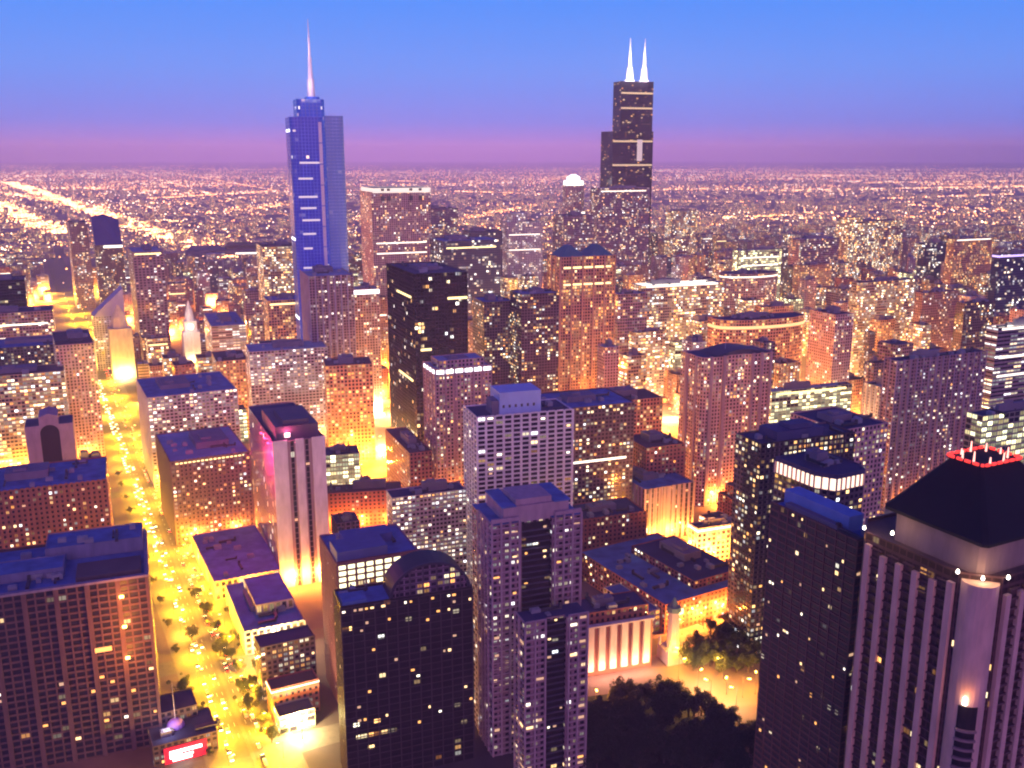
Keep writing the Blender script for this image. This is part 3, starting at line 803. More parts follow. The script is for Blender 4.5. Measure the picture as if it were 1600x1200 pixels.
# ------------------------------------------------------------------ ground, avenue, haze
def sheet(name, m, pts, z, kind='structure'):
    b = MB(); b.quad([(*p, z) for p in pts]); return tag(b.build(name, m), kind=kind)
def ground_material():
    m, nt, b = mat_base('city_ground'); L = nt.links.new
    g = nt.nodes.new('ShaderNodeNewGeometry')
    n = nt.nodes.new('ShaderNodeTexNoise'); n.inputs['Scale'].default_value = .0012; n.inputs['Detail'].default_value = 9; n.inputs['Roughness'].default_value = .62
    L(g.outputs['Position'], n.inputs['Vector'])
    r = nt.nodes.new('ShaderNodeValToRGB'); L(n.outputs[0], r.inputs[0])
    e = r.color_ramp.elements; e[0].position = .36; e[0].color = (.035, .035, .032, 1); e[1].position = .66; e[1].color = (.34, .22, .22, 1)
    e.new(.5).color = (.18, .12, .12, 1)
    L(r.outputs[0], b.inputs['Base Color']); b.inputs['Roughness'].default_value = .9
    return m
gb = MB()
radii = [0, 300, 900, 2500, 7000, 20000, 46000]; NS = 48
for a, c in zip(radii[:-1], radii[1:]):
    for i in range(NS):
        t0, t1 = 2 * math.pi * i / NS, 2 * math.pi * (i + 1) / NS
        P = lambda r, t: (r * math.cos(t), r * math.sin(t), 0)
        gb.quad([P(a, t0), P(c, t0), P(c, t1), P(a, t1)] if a else [P(0, 0), P(c, t0), P(c, t1)])
tag(gb.build('ground', ground_material()), kind='structure')

AX, AY, APH = AVENUE
AV = Vector((-math.sin(R(APH)), math.cos(R(APH)), 0)); AU = Vector((math.cos(R(APH)), math.sin(R(APH)), 0))
A0 = Vector((AX, AY, 0))
def ave(u, v): return A0 + AU * u + AV * v
M_ASPH = plain('asphalt', (.12, .105, .09), .7, 0, .35, .3)
M_PAVE = plain('concrete_pavement', (.16, .14, .12), .85, 0, .25, .5)
M_PAINT = plain('road_paint', (.75, .72, .62), .6, 0, .1)
sheet('avenue_road', M_ASPH, [ave(-13, -300)[:2], ave(13, -300)[:2], ave(13, 3200)[:2], ave(-13, 3200)[:2]], .004)
for nm, a, c in (('avenue_pavement', -24, -13), ('avenue_pavement', 13, 24)):
    b = MB(); p = [ave(a, -300), ave(c, -300), ave(c, 3200), ave(a, 3200)]
    b.prism([q[:2] for q in p], 0, .14); tag(b.build(nm, M_PAVE), kind='structure')
b = MB()
for u in (-9.4, -6.2, -3.1, 3.1, 6.2, 9.4):
    for k in range(0, 1200, 12):
        p = [ave(u - .12, k), ave(u + .12, k), ave(u + .12, k + 4), ave(u - .12, k + 4)]
        b.quad([(*q[:2], .008) for q in p])
tag(b.build('lane_markings', M_PAINT), kind='structure')
b = MB(); b.prism([q[:2] for q in (ave(-1.1, -300), ave(1.1, -300), ave(1.1, 1800), ave(-1.1, 1800))], .004, .16); tag(b.build('road_median', M_PAVE), kind='structure')
sheet('park_lawn', plain('dark_lawn', (.020, .028, .014), .95, 0, .5, .4), LAWN, .006)
def cross_road(v, a, c, wd=9):
    sheet('cross_street', M_ASPH, [ave(a, v - wd)[:2], ave(c, v - wd)[:2], ave(c, v + wd)[:2], ave(a, v + wd)[:2]], .002)
for v in (-20, 95, 215, 330, 450, 570, 690, 820, 960, 1100, 1250, 1400, 1600, 1800): cross_road(v, -700, 1500)

# ------------------------------------------------------------------ street lamps
LAMP_LIGHT = {}
def lamp_light(power, col):
    k = (power, col)
    if k not in LAMP_LIGHT:
        d = bpy.data.lights.new('street_light', 'POINT'); d.energy = power * (1.7 if power > 30000 else 1.0); d.color = col; d.shadow_soft_size = .6
        LAMP_LIGHT[k] = d
    return LAMP_LIGHT[k]
def lamp_meshes():
    b = MB(); b.cyl(0, 0, 0, .22, .9, .16, 8); b.cyl(0, 0, .9, .11, 9.0, .08, 8); pole = b.mesh('pole', M_UNITD)
    b = MB(); b.box(-.06, -.06, 8.85, 2.2, .06, 9.0, True); arm = b.mesh('arm', M_UNITD)
    b = MB(); b.box(1.5, -.3, 8.55, 2.9, .3, 8.84, True); head = b.mesh('lamp_head', M_HEAD)
    return pole, arm, head
L_POLE, L_ARM, L_HEAD = lamp_meshes()
AVL = (1.0, .51, .012); SOD = (1.0, .30, .035); GLD = (1.0, .46, .03); WHT = (1.0, .72, .30)
def street_lamp(x, y, rz, power, col, label, group, s=1.0, parts=True):
    r = root('street_lamp', (x, y, 0), rz, label, 'street lamp', group); r.scale = (s, s, s)
    for me in ((L_POLE, L_ARM, L_HEAD) if parts else (L_POLE, L_HEAD)):
        o = bpy.data.objects.new(me.name, me); COL.objects.link(o); o.parent = r
    if power:
        l = bpy.data.objects.new('street_light', lamp_light(power, col)); COL.objects.link(l); l.parent = r; l.location = (2.2, 0, 8.2)
    return r
n_ave = 0
for k in range(42):
    v = -60 + k * 30 + (k * k) * .42
    for side in (-1, 1):
        p = ave(14.2 * side, v)
        pw = 42000 if v < 700 else (90000 if k % 2 else 0)
        street_lamp(p.x, p.y, R(APH) + (0 if side < 0 else math.pi), pw, AVL if (k + side) % 5 else GLD,
                    'sodium street lamp on a tall pole along the bright yellow avenue', 'street lamps along the avenue', 1.15)
for i, (x, y) in enumerate(PLAZA_WASH_LAMPS):  # seen street lamps, then hidden ones added for warm wall light
    street_lamp(x, y, i * 1.7, 30000 if y < 600 else (90000 if y < 900 else 200000), (SOD, GLD, SOD, GLD, WHT)[i % 5], 'tall street lamp glowing in a side street between the towers', 'street lamps in the side streets', 1.5)
def base_lamps(key, n=3, power=75000, col=SOD, out=9.0):
    """street lamps on the pavement along a building's street front"""
    x, y, ph, w, d, h = PLAN[key]; a = R(ph)
    n = max(1, n - 1); power *= 1.3
    for i in range(n):
        t = w * (i + .5) / n
        px, py = x + math.cos(a) * t + math.sin(a) * out, y + math.sin(a) * t - math.cos(a) * out
        street_lamp(px, py, a + math.pi / 2, power, col, 'street lamp on the pavement in front of a lit tower', 'street lamps at the feet of the towers', 1.2)

# ------------------------------------------------------------------ towers with a form of their own
def frame_mat(n, c): return wallm(n, c)

# brown masonry block
t, w, d, h = start('masonry', 'masonry_block', 'broad brown masonry block with square window grid and blue cluttered roof')
shaft(t, 'brown_slab', rect(0, 0, w, d), 0, h, 'blue', 1.6, cell=(w / 21, h / 27))
fm = wallm('brown_masonry', (.15, .085, .085))
frame(t, fm, w, d, 0, h, 21, 1, 27, .8, 1.1, .7, 'f')
b = MB()
for i in range(0, 22, 3): b.box(w * i / 21 - 1.25 if i else -.9, -1.3, 0, w * i / 21 + 1.25 if i < 21 else w + .4, -.71, h + .6)
b.build('pier_frame', fm, t)
b = MB(); b.box(-.6, -1.6, h + .16, w + .6, 1.2, h + 1.4, True); b.box(w - 1.2, 1.2, h + .16, w + .6, d, h + 1.4, True); b.build('cornice', wallm('grey_stone_coping', (.30, .25, .30)), t)
b = MB(); b.box(w * .66, d * .12, h - 1.6, w * .97, d * .42, h + 1.0); b.build('roof_terrace', ROOF['brown'], t)
shaft(t, wallm('blue_grey_render', (.20, .20, .30)), rect(w * .50, d * .62, w * .985, d * .97), h - 1.6, h + 6.5, 'blue', .8, 'penthouse', 'penthouse_roof')
shaft(t, wallm('blue_grey_render', (.20, .20, .30)), rect(w * .12, d * .30, w * .60, d * .58), h - 1.6, h + 3.4, 'blue', .6, 'plant_room', 'plant_room_roof')
clutter(t, 2, d * .1, w * .64, d * .9, h - 1.5, RNG, 26, False)
clutter(t, w * .52, d * .64, w * .97, d * .95, h + 5.8, RNG, 6, False)
panes(t, w, d, 0, h, 21, 0, 27, 26, RNG, .62, .5, zlim=(.05, .5), weights=(3, 2, 4, 2))
for zz in (h - 44, h - 26, h - 9):
    b = MB(); b.box(w * .86, -3.2, zz, w * .88, -1.4, zz + .8, True); b.build('bay_floodlight', M_HEAD, t)
    l = bpy.data.objects.new('bay_beam', lamp_light(17000, (1, .30, .04))); COL.objects.link(l); l.parent = t; l.location = (w * .88, -13, zz)
b = MB(); b.box(w * .72, -1.75, h * .615, w * .80, -1.32, h * .64, True); b.build('balcony_light', M_PANE[2], t)

# dark glass tower with a barrel vault on top
t, w, d, h = start('vault', 'vaulted_tower', 'black glass tower topped by a dark barrel-vaulted roof')
shaft(t, 'vault_glass', rect(0, 0, w, d), 0, h, 'blue', 1.2)
frame(t, wallm('black_mullion', (.065, .045, .05), .5), w, d, 0, h - 1.3, 12, 6, int(h / 3.7), .55, .5, .35, 'fl')
panes(t, w, d, 0, h - 1.3, 24, 8, int(h / 3.7), 34, RNG, .7, .40, side=.1, off=.14, weights=(3, 2, 3, 6))
b = MB(); n = 18; x0, x1 = w * .37, w * .985; rr = (x1 - x0) / 2; cxv = (x0 + x1) / 2; rz_ = rr * .80
arc = [(cxv - rr * math.cos(math.pi * i / n), h - 1.2 + rz_ * math.sin(math.pi * i / n)) for i in range(n + 1)]
ya, yb = 1.2, d * .94
for (p, q) in zip(arc[:-1], arc[1:]): b.quad([(p[0], ya, p[1]), (q[0], ya, q[1]), (q[0], yb, q[1]), (p[0], yb, p[1])])
b.build('barrel_vault', plain('dark_vault_metal', (.010, .013, .030), .5, .2), t)
b = MB(); z_ = h - 1.2
for i, (p, q) in enumerate(zip(arc[:-1], arc[1:])):
    b.quad([(p[0], ya + .6, z_), (q[0], ya + .6, z_), (q[0], ya + .6, q[1]), (p[0], ya + .6, p[1])], [(i, 0), (i + 1, 0), (i + 1, (q[1] - z_) / 3.2), (i, (p[1] - z_) / 3.2)])
b.quad([(p[0], yb - .3, p[1]) for p in reversed(arc)]); b.build('vault_glazing', STY['purple_office'][0], t)
b = MB()
for i in range(2, n - 1, 2): b.box(arc[i][0] - .22, ya + .1, z_, arc[i][0] + .22, ya + .58, arc[i][1] - .5, True)
for k in range(1, 5):
    hh = rz_ * k / 5.2; hw = rr * math.sqrt(max(0, 1 - (hh / rz_) ** 2)) - .6; b.box(cxv - hw, ya + .25, z_ + hh - .15, cxv + hw, ya + .585, z_ + hh + .15, True)
b.build('glazing_frame', plain('dark_mullion', (.05, .045, .06), .5), t)
b = MB()
for (p, q) in zip(arc[:-1], arc[1:]):
    o = lambda s, k: (cxv + (s[0] - cxv) * k, h - 1.2 + (s[1] - h + 1.2) * k)
    pi_, qi, po, qo = o(p, .95), o(q, .95), o(p, 1.02), o(q, 1.02)
    b.quad([(pi_[0], ya - .5, pi_[1]), (qi[0], ya - .5, qi[1]), (qo[0], ya - .5, qo[1]), (po[0], ya - .5, po[1])])
    b.quad([(po[0], ya - .5, po[1]), (qo[0], ya - .5, qo[1]), (qo[0], ya + 1, qo[1]), (po[0], ya + 1, po[1])])
    b.quad([(qi[0], ya - .5, qi[1]), (pi_[0], ya - .5, pi_[1]), (pi_[0], ya + 1, pi_[1]), (qi[0], ya + 1, qi[1])])
panes(t, w, d, 0, h - 1.3, 24, 8, int(h / 3.7), 26, RNG, .7, .35, side=0, off=.14, zlim=(.90, 1), weights=(3, 2, 4, 4))
b.build('vault_arch', plain('dark_stone_arch', (.04, .038, .06), .6), t)
b = MB(); b.box(w * .02, 1.5, h - 1.2, w * .2, d * .6, h + 1.2); b.build('plant_room', ROOF['blue'], t)
clutter(t, w * .02, d * .62, w * .26, d * .95, h - 1.2, RNG, 4, False)

# tower with bright office floors at its top corner
t, w, d, h = start('litcorner', 'corner_office_tower', 'dark red tower with brightly lit top office floors and blue roof, beside the vaulted tower')
shaft(t, 'purple_office', rect(0, 0, w, d), 0, h, 'blue', 1.0, cell=(3.6, 3.7))
fm = wallm('maroon_stone', (.22, .09, .11))
frame(t, fm, w, d, 0, h - .6, 9, 14, 26, 1.1, 1.0, .45, 'fl')
b = MB(); b.box(.6, 2, h - 1, w * .62, d * .45, h + 6.0); b.box(w * .2, d * .5, h - 1, w * .8, d * .8, h + 4.5); b.build('plant_room', plain('blue_plant_room', (.10, .14, .34), .7), t)
b = MB(); b.box(-.3, -.3, h + .16, w + .3, 1.0, h + 1.0, True); b.build('cornice', fm, t)
for i in range(7):
    for k in range(5):
        if RNG.random() < .12: continue
        b = MB(); cxx = w / 9; z = h - .6 - (h - .6) / 26 * (k + .5)
        b.box(cxx * (i + .5) - cxx * .36, -.14, z - 1.15, cxx * (i + .5) + cxx * .36, -.06, z + 1.15, True); b.build('window', glow('office_light', (1, .92, .55), 2.2) if (i + k == 0) else bpy.data.materials['office_light'], t)
panes(t, w, d, 0, h - .6, 9, 14, 26, 40, RNG, .6, .5, side=.35, zlim=(.1, .95))
clutter(t, 1, d * .5, w - 2, d * .95, h - .9, RNG, 6, False)

# twin balcony tower
t, w, d, h = start('balcony', 'balcony_tower', 'tall lilac apartment tower with stacked balconies, stepped shoulders and blue roof')
shaft(t, 'violet_bays', [(0, 0), (w * .33, 0), (w * .33, 3.2), (w * .67, 3.2), (w * .67, 0), (w, 0), (w, d + 12), (0, d + 12)], 0, h, 'blue', 0, cell=(w / 14, 3.3))
b = MB(); b.prism(rect(w * .33 + .01, 2.2, w * .67 - .01, 3.15), 0, h - 2, w / 14, 3.3, seed()); b.build('recess_glazing', STY['vault_glass'][0], t)
fm = wallm('lilac_concrete', (.50, .36, .36))
nz = int(h / 3.3)
frame(t, fm, w * .30, d, 0, h + 1.5, 3, 4, nz, .9, .55, 1.1, 'fl')
frame(t, fm, w * .30, d, 0, h + 1.5, 3, 4, nz, .9, .55, 1.1, 'f', x0=w * .70)
b = MB()
for k in range(nz): b.box(w * .345, .9, k * 3.3, w * .655, 2.19, k * 3.3 + .35, True)
b.build('balcony_slab', wallm('dark_slab', (.10, .09, .12)), t)
b = MB(); b.box(w * .15, 3, h - 1.2, w * .88, d + 9, h + 7.5); b.box(w * .3, 5, h + 7.5, w * .7, d + 4, h + 10.5); b.build('penthouse', fm, t)
b = MB(); b.box(w * .13, 2.4, h + 7.51, w * .29, d + 9.5, h + 8.2, True); b.box(w * .71, 2.4, h + 7.51, w * .9, d + 9.5, h + 8.2, True); b.build('roof_deck', ROOF['blue'], t)
b = MB(); b.box(w * .0, -.4, h + 1.7, w * .3, 1, h + 3.2, True); b.box(w * .7, -.4, h + 1.7, w, 1, h + 3.2, True); b.build('cornice', fm, t)
panes(t, w * .3, d, 0, h, 3, 4, nz, 24, RNG, .7, .5, side=.55)
panes(t, w * .3, d, 0, h, 3, 0, nz, 16, RNG, .7, .5, x0=w * .7)
panes(t, w * .28, d, 0, h, 4, 0, nz, 12, RNG, .6, .4, x0=w * .36, y0=2.2)
clutter(t, 1, 2, w - 2, d + 9, h - 1.1, RNG, 5, False)
t, w, d, h = start('balconylow', 'balcony_annex', 'lower lilac balcony wing with flat dark roof against the stepped apartment tower')
shaft(t, 'violet_bays', [(0, 0), (w * .35, 0), (w * .35, 2.6), (w * .66, 2.6), (w * .66, 0), (w, 0), (w, d), (0, d)], 0, h, 'dark', 0, cell=(w / 10, 3.3))
b = MB(); b.prism(rect(w * .35 + .01, 1.8, w * .66 - .01, 2.55), 0, h - 1.5, w / 10, 3.3, seed()); b.build('recess_glazing', STY['vault_glass'][0], t)
b = MB()
for k in range(int(h / 3.3)): b.box(w * .36, .7, k * 3.3, w * .65, 1.79, k * 3.3 + .35, True)
b.build('balcony_slab', bpy.data.materials['dark_slab'], t)
nz = int(h / 3.3)
frame(t, fm, w * .32, d, 0, h + .8, 2, 2, nz, .8, .5, 1.2, 'fl')
frame(t, fm, w * .30, d, 0, h + .8, 2, 2, nz, .8, .5, 1.2, 'f', x0=w * .70)
panes(t, w * .32, d, 0, h, 2, 1, nz, 14, RNG, .8, .5, side=.2)
panes(t, w * .30, d, 0, h, 2, 0, nz, 12, RNG, .8, .5, x0=w * .7)
panes(t, w * .3, d, 0, h, 3, 0, nz, 8, RNG, .7, .4, x0=w * .36, y0=1.8)
clutter(t, 1, 1, w - 1, d - 1, h - 1, RNG, 3, False)

# white grid tower
t, w, d, h = start('whitegrid', 'white_grid_tower', 'white concrete apartment tower with open square window grid and pale blue roof box')
shaft(t, 'white_grid', rect(0, 0, w, d), 0, h, 'dark', 1.0, cell=(w / 11, h / 41))
fm = wallm('white_concrete', (.84, .82, .84))
frame(t, fm, w, d, 0, h, 11, 5, 41, 1.5, 1.15, .8, 'fl')
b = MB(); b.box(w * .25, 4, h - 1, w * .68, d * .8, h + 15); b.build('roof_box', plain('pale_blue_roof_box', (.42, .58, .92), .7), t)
b = MB(); b.box(w * .18, 6, h - 1, w * .25, d * .6, h + 9); b.build('plant_room', M_PENT, t)
b = MB()
for i in range(6): b.box(w * (.28 + i * .063), 3.8, h + 4, w * (.30 + i * .063), 3.98, h + 6, True)
b.build('louvre', M_UNITD, t)
panes(t, w, d, 0, h, 11, 5, 41, 38, RNG, .7, .5, weights=(4, 5, 3, 3))
clutter(t, w * .7, 3, w - 2, d - 3, h - 1, RNG, 4, False)

# pyramid-roofed tower
t, w, d, h = start('pyramid', 'pyramid_roof_tower', 'tan stone tower with black pyramid roof, red beacon rim and corner floodlights')
w = d = 56.0; h -= 4.0
oct_ = lambda c, k: [(c + k, 0 + c), (w - c - k, c), (w - c, c + k), (w - c, w - c - k), (w - c - k, w - c), (c + k, w - c), (c, w - c - k), (c, c + k)]
stone = wallm('tan_stone', (.70, .46, .36), .8)
shaft(t, 'bronze_glass', oct_(0, 9.0), 0, h, 'brown', 1.2, cell=(2.9, 3.3))
# pilasters on the street face, curved corner bay, balconies
b = MB()
for i in range(6):
    y = 11 + i * (w - 22) / 5; b.box(-1.4, y - 1.15, 0, .02, y + 1.15, h - 6 + (2 if i in (0, 5) else 0))
for i in range(6):
    x = 11 + i * (w - 22) / 5; b.box(x - 1.15, -1.4, 0, x + 1.15, .02, h - 6)
b.build('pilaster_frame', stone, t)
bay = [(4.5 + 5.6 * math.cos(a), 4.5 + 5.6 * math.sin(a)) for a in [R(120 + 15 * i) for i in range(15)]]
b = MB(); b.prism(bay, 0, h - 2); b.build('corner_bay', stone, t)
b = MB()
for k in range(1, int(h * .75 / 3.4)):
    z = k * 3.4
    b.prism([(4.5 + 6.6 * math.cos(R(195 + 10 * i)), 4.5 + 6.6 * math.sin(R(195 + 10 * i))) for i in range(7)] + [(4.5, 4.5)], z, z + .8)
b.build('balcony_ring', wallm('stone_balcony', (.30, .20, .19)), t)
b = MB()
b.prism([(4.5 + 5.8 * math.cos(R(195 + 10 * i)), 4.5 + 5.8 * math.sin(R(195 + 10 * i))) for i in range(7)] + [(4.5, 4.5)], 0, h * .765); b.build('bay_glazing', STY['vault_glass'][0], t)
b = MB(); b.cyl(-.6, 1.2, h * .77, .7, h * .77 + 2.4, .5, 8); b.build('bay_lamp', M_FLOOD, t)
l = bpy.data.objects.new('bay_beam', lamp_light(700, (1, .42, .14))); COL.objects.link(l); l.parent = t; l.location = (-2.2, -.6, h * .77 + 3.2)
b = MB()
for k in range(1, int(h / 3.4)):
    for i in range(5):
        x = 11 + i * (w - 22) / 5 + 1.2; b.box(x, -.9, k * 3.4 - .5, x + (w - 22) / 5 - 2.4, .02, k * 3.4 + .3, True)
        y = x; b.box(-.8, y, k * 3.4 - .35, .02, y + (w - 22) / 5 - 2.4, k * 3.4 + .15, True)
b.build('spandrel_frame', wallm('bronze_spandrel', (.13, .07, .065)), t)
inset = [(6.6, 5), (w - 6.6, 5), (w - 5, 6.6), (w - 5, w - 16), (6, w - 16), (5, w - 17), (5, 6.6)]
shaft(t, wallm('pale_stone_band', (.26, .18, .18)), inset, h - 1.2, h + 9.5, 'brown', .0, 'drum', 'drum_roof')
b = MB()
sq_ = lambda c, k: oct_(c, k)
sq_ = lambda c, k, dy=0: [(c + k, c), (w - c - k, c), (w - c, c + k), (w - c, w - dy - c - k), (w - c - k, w - dy - c), (c + k, w - dy - c), (c, w - dy - c - k), (c, c + k)]
base = sq_(3.0, 1.5, 9); top = sq_(18.5, .8, 6)
b.prism(base, h + 9.5, h + 10.6); b.build('eave', ROOF['slate'], t)
b = MB(); b.frustum(base, h + 10.61, top, h + 29); b.build('pyramid_roof', ROOF['slate'], t)
b = MB(); pr = sq_(18.0, 1.0, 5.5); b.prism(pr, h + 29.01, h + 29.5); b.build('roof_deck', ROOF['slate'], t)
b = MB()
for i in range(8):
    p, q_ = Vector(pr[i]), Vector(pr[(i + 1) % 8]); n_ = max(1, int((q_ - p).length / 3.0))
    for j in range(n_):
        c0, c1 = p.lerp(q_, (j + .1) / n_), p.lerp(q_, (j + .75) / n_); e = (c1 - c0).normalized(); f = Vector((-e.y, e.x)) * .3
        b.prism([(c0 - f)[:2], (c1 - f)[:2], (c1 + f)[:2], (c0 + f)[:2]], h + 29.5, h + 30.4)
b.build('beacon_rim', glow('red_rim', (1, .05, .04), 1.6, True), t)
for i in range(9):
    a = i * 2 * math.pi / 9; b = MB(); cxx, cyy = w / 2 + 8.4 * math.cos(a), w / 2 - 2.6 + 6.4 * math.sin(a)
    b.cyl(cxx, cyy, h + 29.5, .35, h + 31.6 + (i % 3) * .8, .2, 6); b.build('finial', glow('rim_light', (1, .42, .34), 2.5) if i == 0 else bpy.data.materials['rim_light'], t)
for i, (fx, fy, dz) in enumerate([(-1.4, 8.5, 0), (-1.4, w - 9, 1.0), (-1.6, w * .62, 3.5), (3.4, 3.0, -1.0), (9, -1.6, 0), (w - 9, -1.6, 0)]):
    b = MB(); b.cyl(fx, fy, h + dz, .3, h + dz + .4, .55, 8); b.cyl(fx, fy, h + dz + .4, .55, h + dz + 1.3, .3, 8)
    f = b.build('floodlight', M_FLOOD, t)
    l = bpy.data.objects.new('floodlight_beam', lamp_light(900, (1, .62, .25))); COL.objects.link(l); l.parent = t; l.location = (fx - .6, fy - .6, h + dz + 2.2)
panes(t, w - 22, w - 22, 0, h - 6, 10, 10, int(h / 3.4), 90, RNG, .6, .6, x0=11, y0=11, side=.4, off=.1)
# low dark slab beside it
t, w, d, h = start('slabdark', 'dark_slab_tower', 'slim dark brown slab with fine horizontal lines and bright blue roof box')
w = 15.0
shaft(t, 'brown_slab', rect(0, 0, w, d), 0, h, 'blue', 1.0, cell=(2.0, 3.1))
frame(t, wallm('dark_brown_frame', (.17, .085, .08)), w, d, 0, h, 4, 9, int(h / 3.1), .5, .8, .4, 'fl')
panes(t, w, d, 0, h, 4, 27, int(h / 3.1), 55, RNG, .7, .4, side=.85, off=.14, weights=(3, 2, 3, 6))
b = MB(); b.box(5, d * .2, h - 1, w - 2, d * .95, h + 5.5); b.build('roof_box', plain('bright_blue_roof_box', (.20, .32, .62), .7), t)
b = MB(); b.box(1.2, d * .25, h - 1, 4.2, d * .85, h + 1.6); b.build('duct', M_PENT, t)
clutter(t, 1, 2, w - 1, d * .2, h - 1, RNG, 3, False)

# dark tower behind
t, w, d, h = start('darktower', 'black_apartment_tower', 'black apartment tower with navy cluttered roof standing behind the slim brown slab')
shaft(t, 'dark_flats', rect(0, 0, w, d + 10), 0, h, 'dark', 1.0)
frame(t, wallm('black_concrete', (.03, .026, .032)), w, d, 0, h, 18, 5, int(h / 3.3), .7, .7, .4, 'fl')
panes(t, w, d, 0, h, 18, 5, int(h / 3.3), 40, RNG, .6, .5, side=.3)
b = MB(); b.box(w * .2, 4, h - 1, w * .7, d + 6, h + 5); b.box(w * .35, 6, h + 5, w * .6, d, h + 8); b.build('plant_room', plain('navy_plant_room', (.05, .06, .17), .7), t)
clutter(t, 2, 2, w - 2, d + 6, h - 1, RNG, 8, False)
# low octagonal crown
t, w, d, h = start('crownlow', 'lit_crown_tower', 'dark tower wearing a glowing white and pink angular crown under a navy roof')
poly = [(0, d * .25), (w * .2, 0), (w * .85, 0), (w, d * .2), (w, d), (0, d)]
shaft(t, 'dark_flats', poly, 0, h - 9, 'dark', .6)
b = MB(); b.prism([(p[0] * .96 + w * .02, p[1] * .96 + d * .02) for p in poly], h - 9.2, h - 2.5, top=False); b.build('lit_crown', glow('crown_light', (1, .70, .50), 2.0, True), t)
b = MB()
n_ = len(poly)
for i in range(n_):
    p, q = Vector(poly[i]), Vector(poly[(i + 1) % n_]); k_ = max(2, int((q - p).length / 3.2))
    for j in range(k_):
        c = p.lerp(q, (j + .0) / k_); b.box(c.x - .35, c.y - .35, h - 9.0, c.x + .35, c.y + .35, h - 2.5)
b.build('crown_frame', wallm('pink_metal', (.5, .3, .32)), t)
shaft(t, wallm('navy_cap', (.06, .06, .14)), poly, h - 2.5, h, 'dark', .8, 'cap', 'cap_roof')
clutter(t, 3, d * .3, w - 3, d - 3, h - .8, RNG, 8)

# curved-top tower
t, w, d, h = start('curved', 'bay_front_tower', 'lilac brown tower with rounded corners, projecting lit bays and bowed dark roof')
poly = [(0, 4), (4, 0), (w * .30, 0), (w * .36, 3), (w * .60, 3), (w * .66, 0), (w - 6, 0), (w - 1.5, 2.0), (w, 6), (w, d), (0, d)]
shaft(t, 'pink_stone', poly, 0, h, 'dark', 1.0)
fm = wallm('mauve_stone', (.34, .23, .26))
b = MB()
for xx in (0.10, .28, .68, .80, .93): b.box(w * xx - 1.4, -1.6, 0, w * xx + 1.4, .02, h + 1)
for yy in (.3, .7): b.box(-1.2, d * yy - 2, 0, .02, d * yy + 2, h)
b.build('bay_frame', fm, t)
b = MB(); n = 14
lo = [(w * .30 + w * .5 * (i / n), 3 + 0) for i in range(n + 1)]
for i in range(n):
    f_ = lambda q: h + 4.5 * math.sin(math.pi * q / n)
    xa, xb = w * (.22 + .7 * i / n), w * (.22 + .7 * (i + 1) / n)
    b.quad([(xa, 3.3, f_(i)), (xb, 3.3, f_(i + 1)), (xb, d - 4, f_(i + 1)), (xa, d - 4, f_(i))]); b.quad([(xa, 3.3, h - 1), (xb, 3.3, h - 1), (xb, 3.3, f_(i + 1)), (xa, 3.3, f_(i))])
b.build('bowed_roof', plain('dark_bowed_roof', (.05, .045, .08), .6), t)
mast(t, w * .42, d * .4, h + 3, 14)
panes(t, w, d, 0, h, 22, 8, int(h / 3.4), 44, RNG, .5, .5, weights=(3, 4, 2, 4), off=.2, side=.2)
base_lamps('curved', 3)

# glass skyscraper with spire
t, w, d, h = start('glass', 'glass_skyscraper', 'blue mirror glass skyscraper with rounded setbacks and a tall white spire')
def soft(x0, y0, x1, y1, r=5):
    out = []
    for cx, cy, a in ((x1 - r, y0 + r, -90), (x1 - r, y1 - r, 0), (x0 + r, y1 - r, 90), (x0 + r, y0 + r, 180)):
        out += [(cx + r * math.cos(R(a + k * 22.5)), cy + r * math.sin(R(a + k * 22.5))) for k in range(5)]
    return out
px = w / 50.0   # metres per measured picture unit across the front
dd = 44.0
shaft(t, 'navy_mirror', soft(0, 0, px * 50, dd), 0, h - 3, 'dark', 0, 'shoulder_wall', 'shoulder_roof')
shaft(t, 'blue_glass', soft(px * 13, 3, px * 56, dd - 3), 0, h + 17, 'dark', 0, 'core_wall', 'core_roof')
shaft(t, 'teal_glass', soft(px * 50, 8, px * 86, dd + 6), 0, h - 1, 'teal', 0, 'rear_wall', 'rear_roof')
shaft(t, 'blue_glass', soft(px * 30, 8, px * 50, dd - 8), h + 16, h + 20, 'dark', 0, 'crown_wall', 'crown_roof')
b = MB()
for k in range(13): b.box(px * 43.5, -.7, 40 + k * 24, px * 48.5, -.02, 40 + k * 24 + 23, True)
b.build('steel_fin', plain('polished_steel', (.80, .80, .95), .35, .1), t)  # bright reflection on the fin put into a pale, barely metallic colour
b = MB(); sx, sy = px * 39, dd * .45
b.cyl(sx, sy, h + 20, 4.6, h + 40, 3.9, 12); b.cyl(sx, sy, h + 40, 3.0, h + 64, 2.0, 10); b.cyl(sx, sy, h + 64, 1.5, h + 86, 1.1, 8); b.cyl(sx, sy, h + 86, .8, h + 106, .3, 8)
b.build('spire', plain('white_spire_steel', (.84, .74, .80), .5, 0, .05), t)
for lz in (34, 74):
    l = bpy.data.objects.new('spire_floodlight', lamp_light(16000, (.92, .78, 1))); COL.objects.link(l); l.parent = t; l.location = (sx - 10, sy - 18, h + lz)
for z, x0_, x1_ in ((340, 4, 12), (304, 12, 46), (286, 9, 44), (265, 8, 46), (252, 10, 44), (238, 12, 46), (222, 12, 40), (205, 12, 30), (182, 10, 48), (150, 14, 44)):
    b = MB(); b.box(px * x0_, -.16 if x1_ <= 50 else -.2, z, px * (x0_ + (x1_ - x0_) * (.55 + .45 * ((z * 7) % 10) / 10)), .6, z + 2.2, True); b.build('lit_floor', M_BANDP, t)
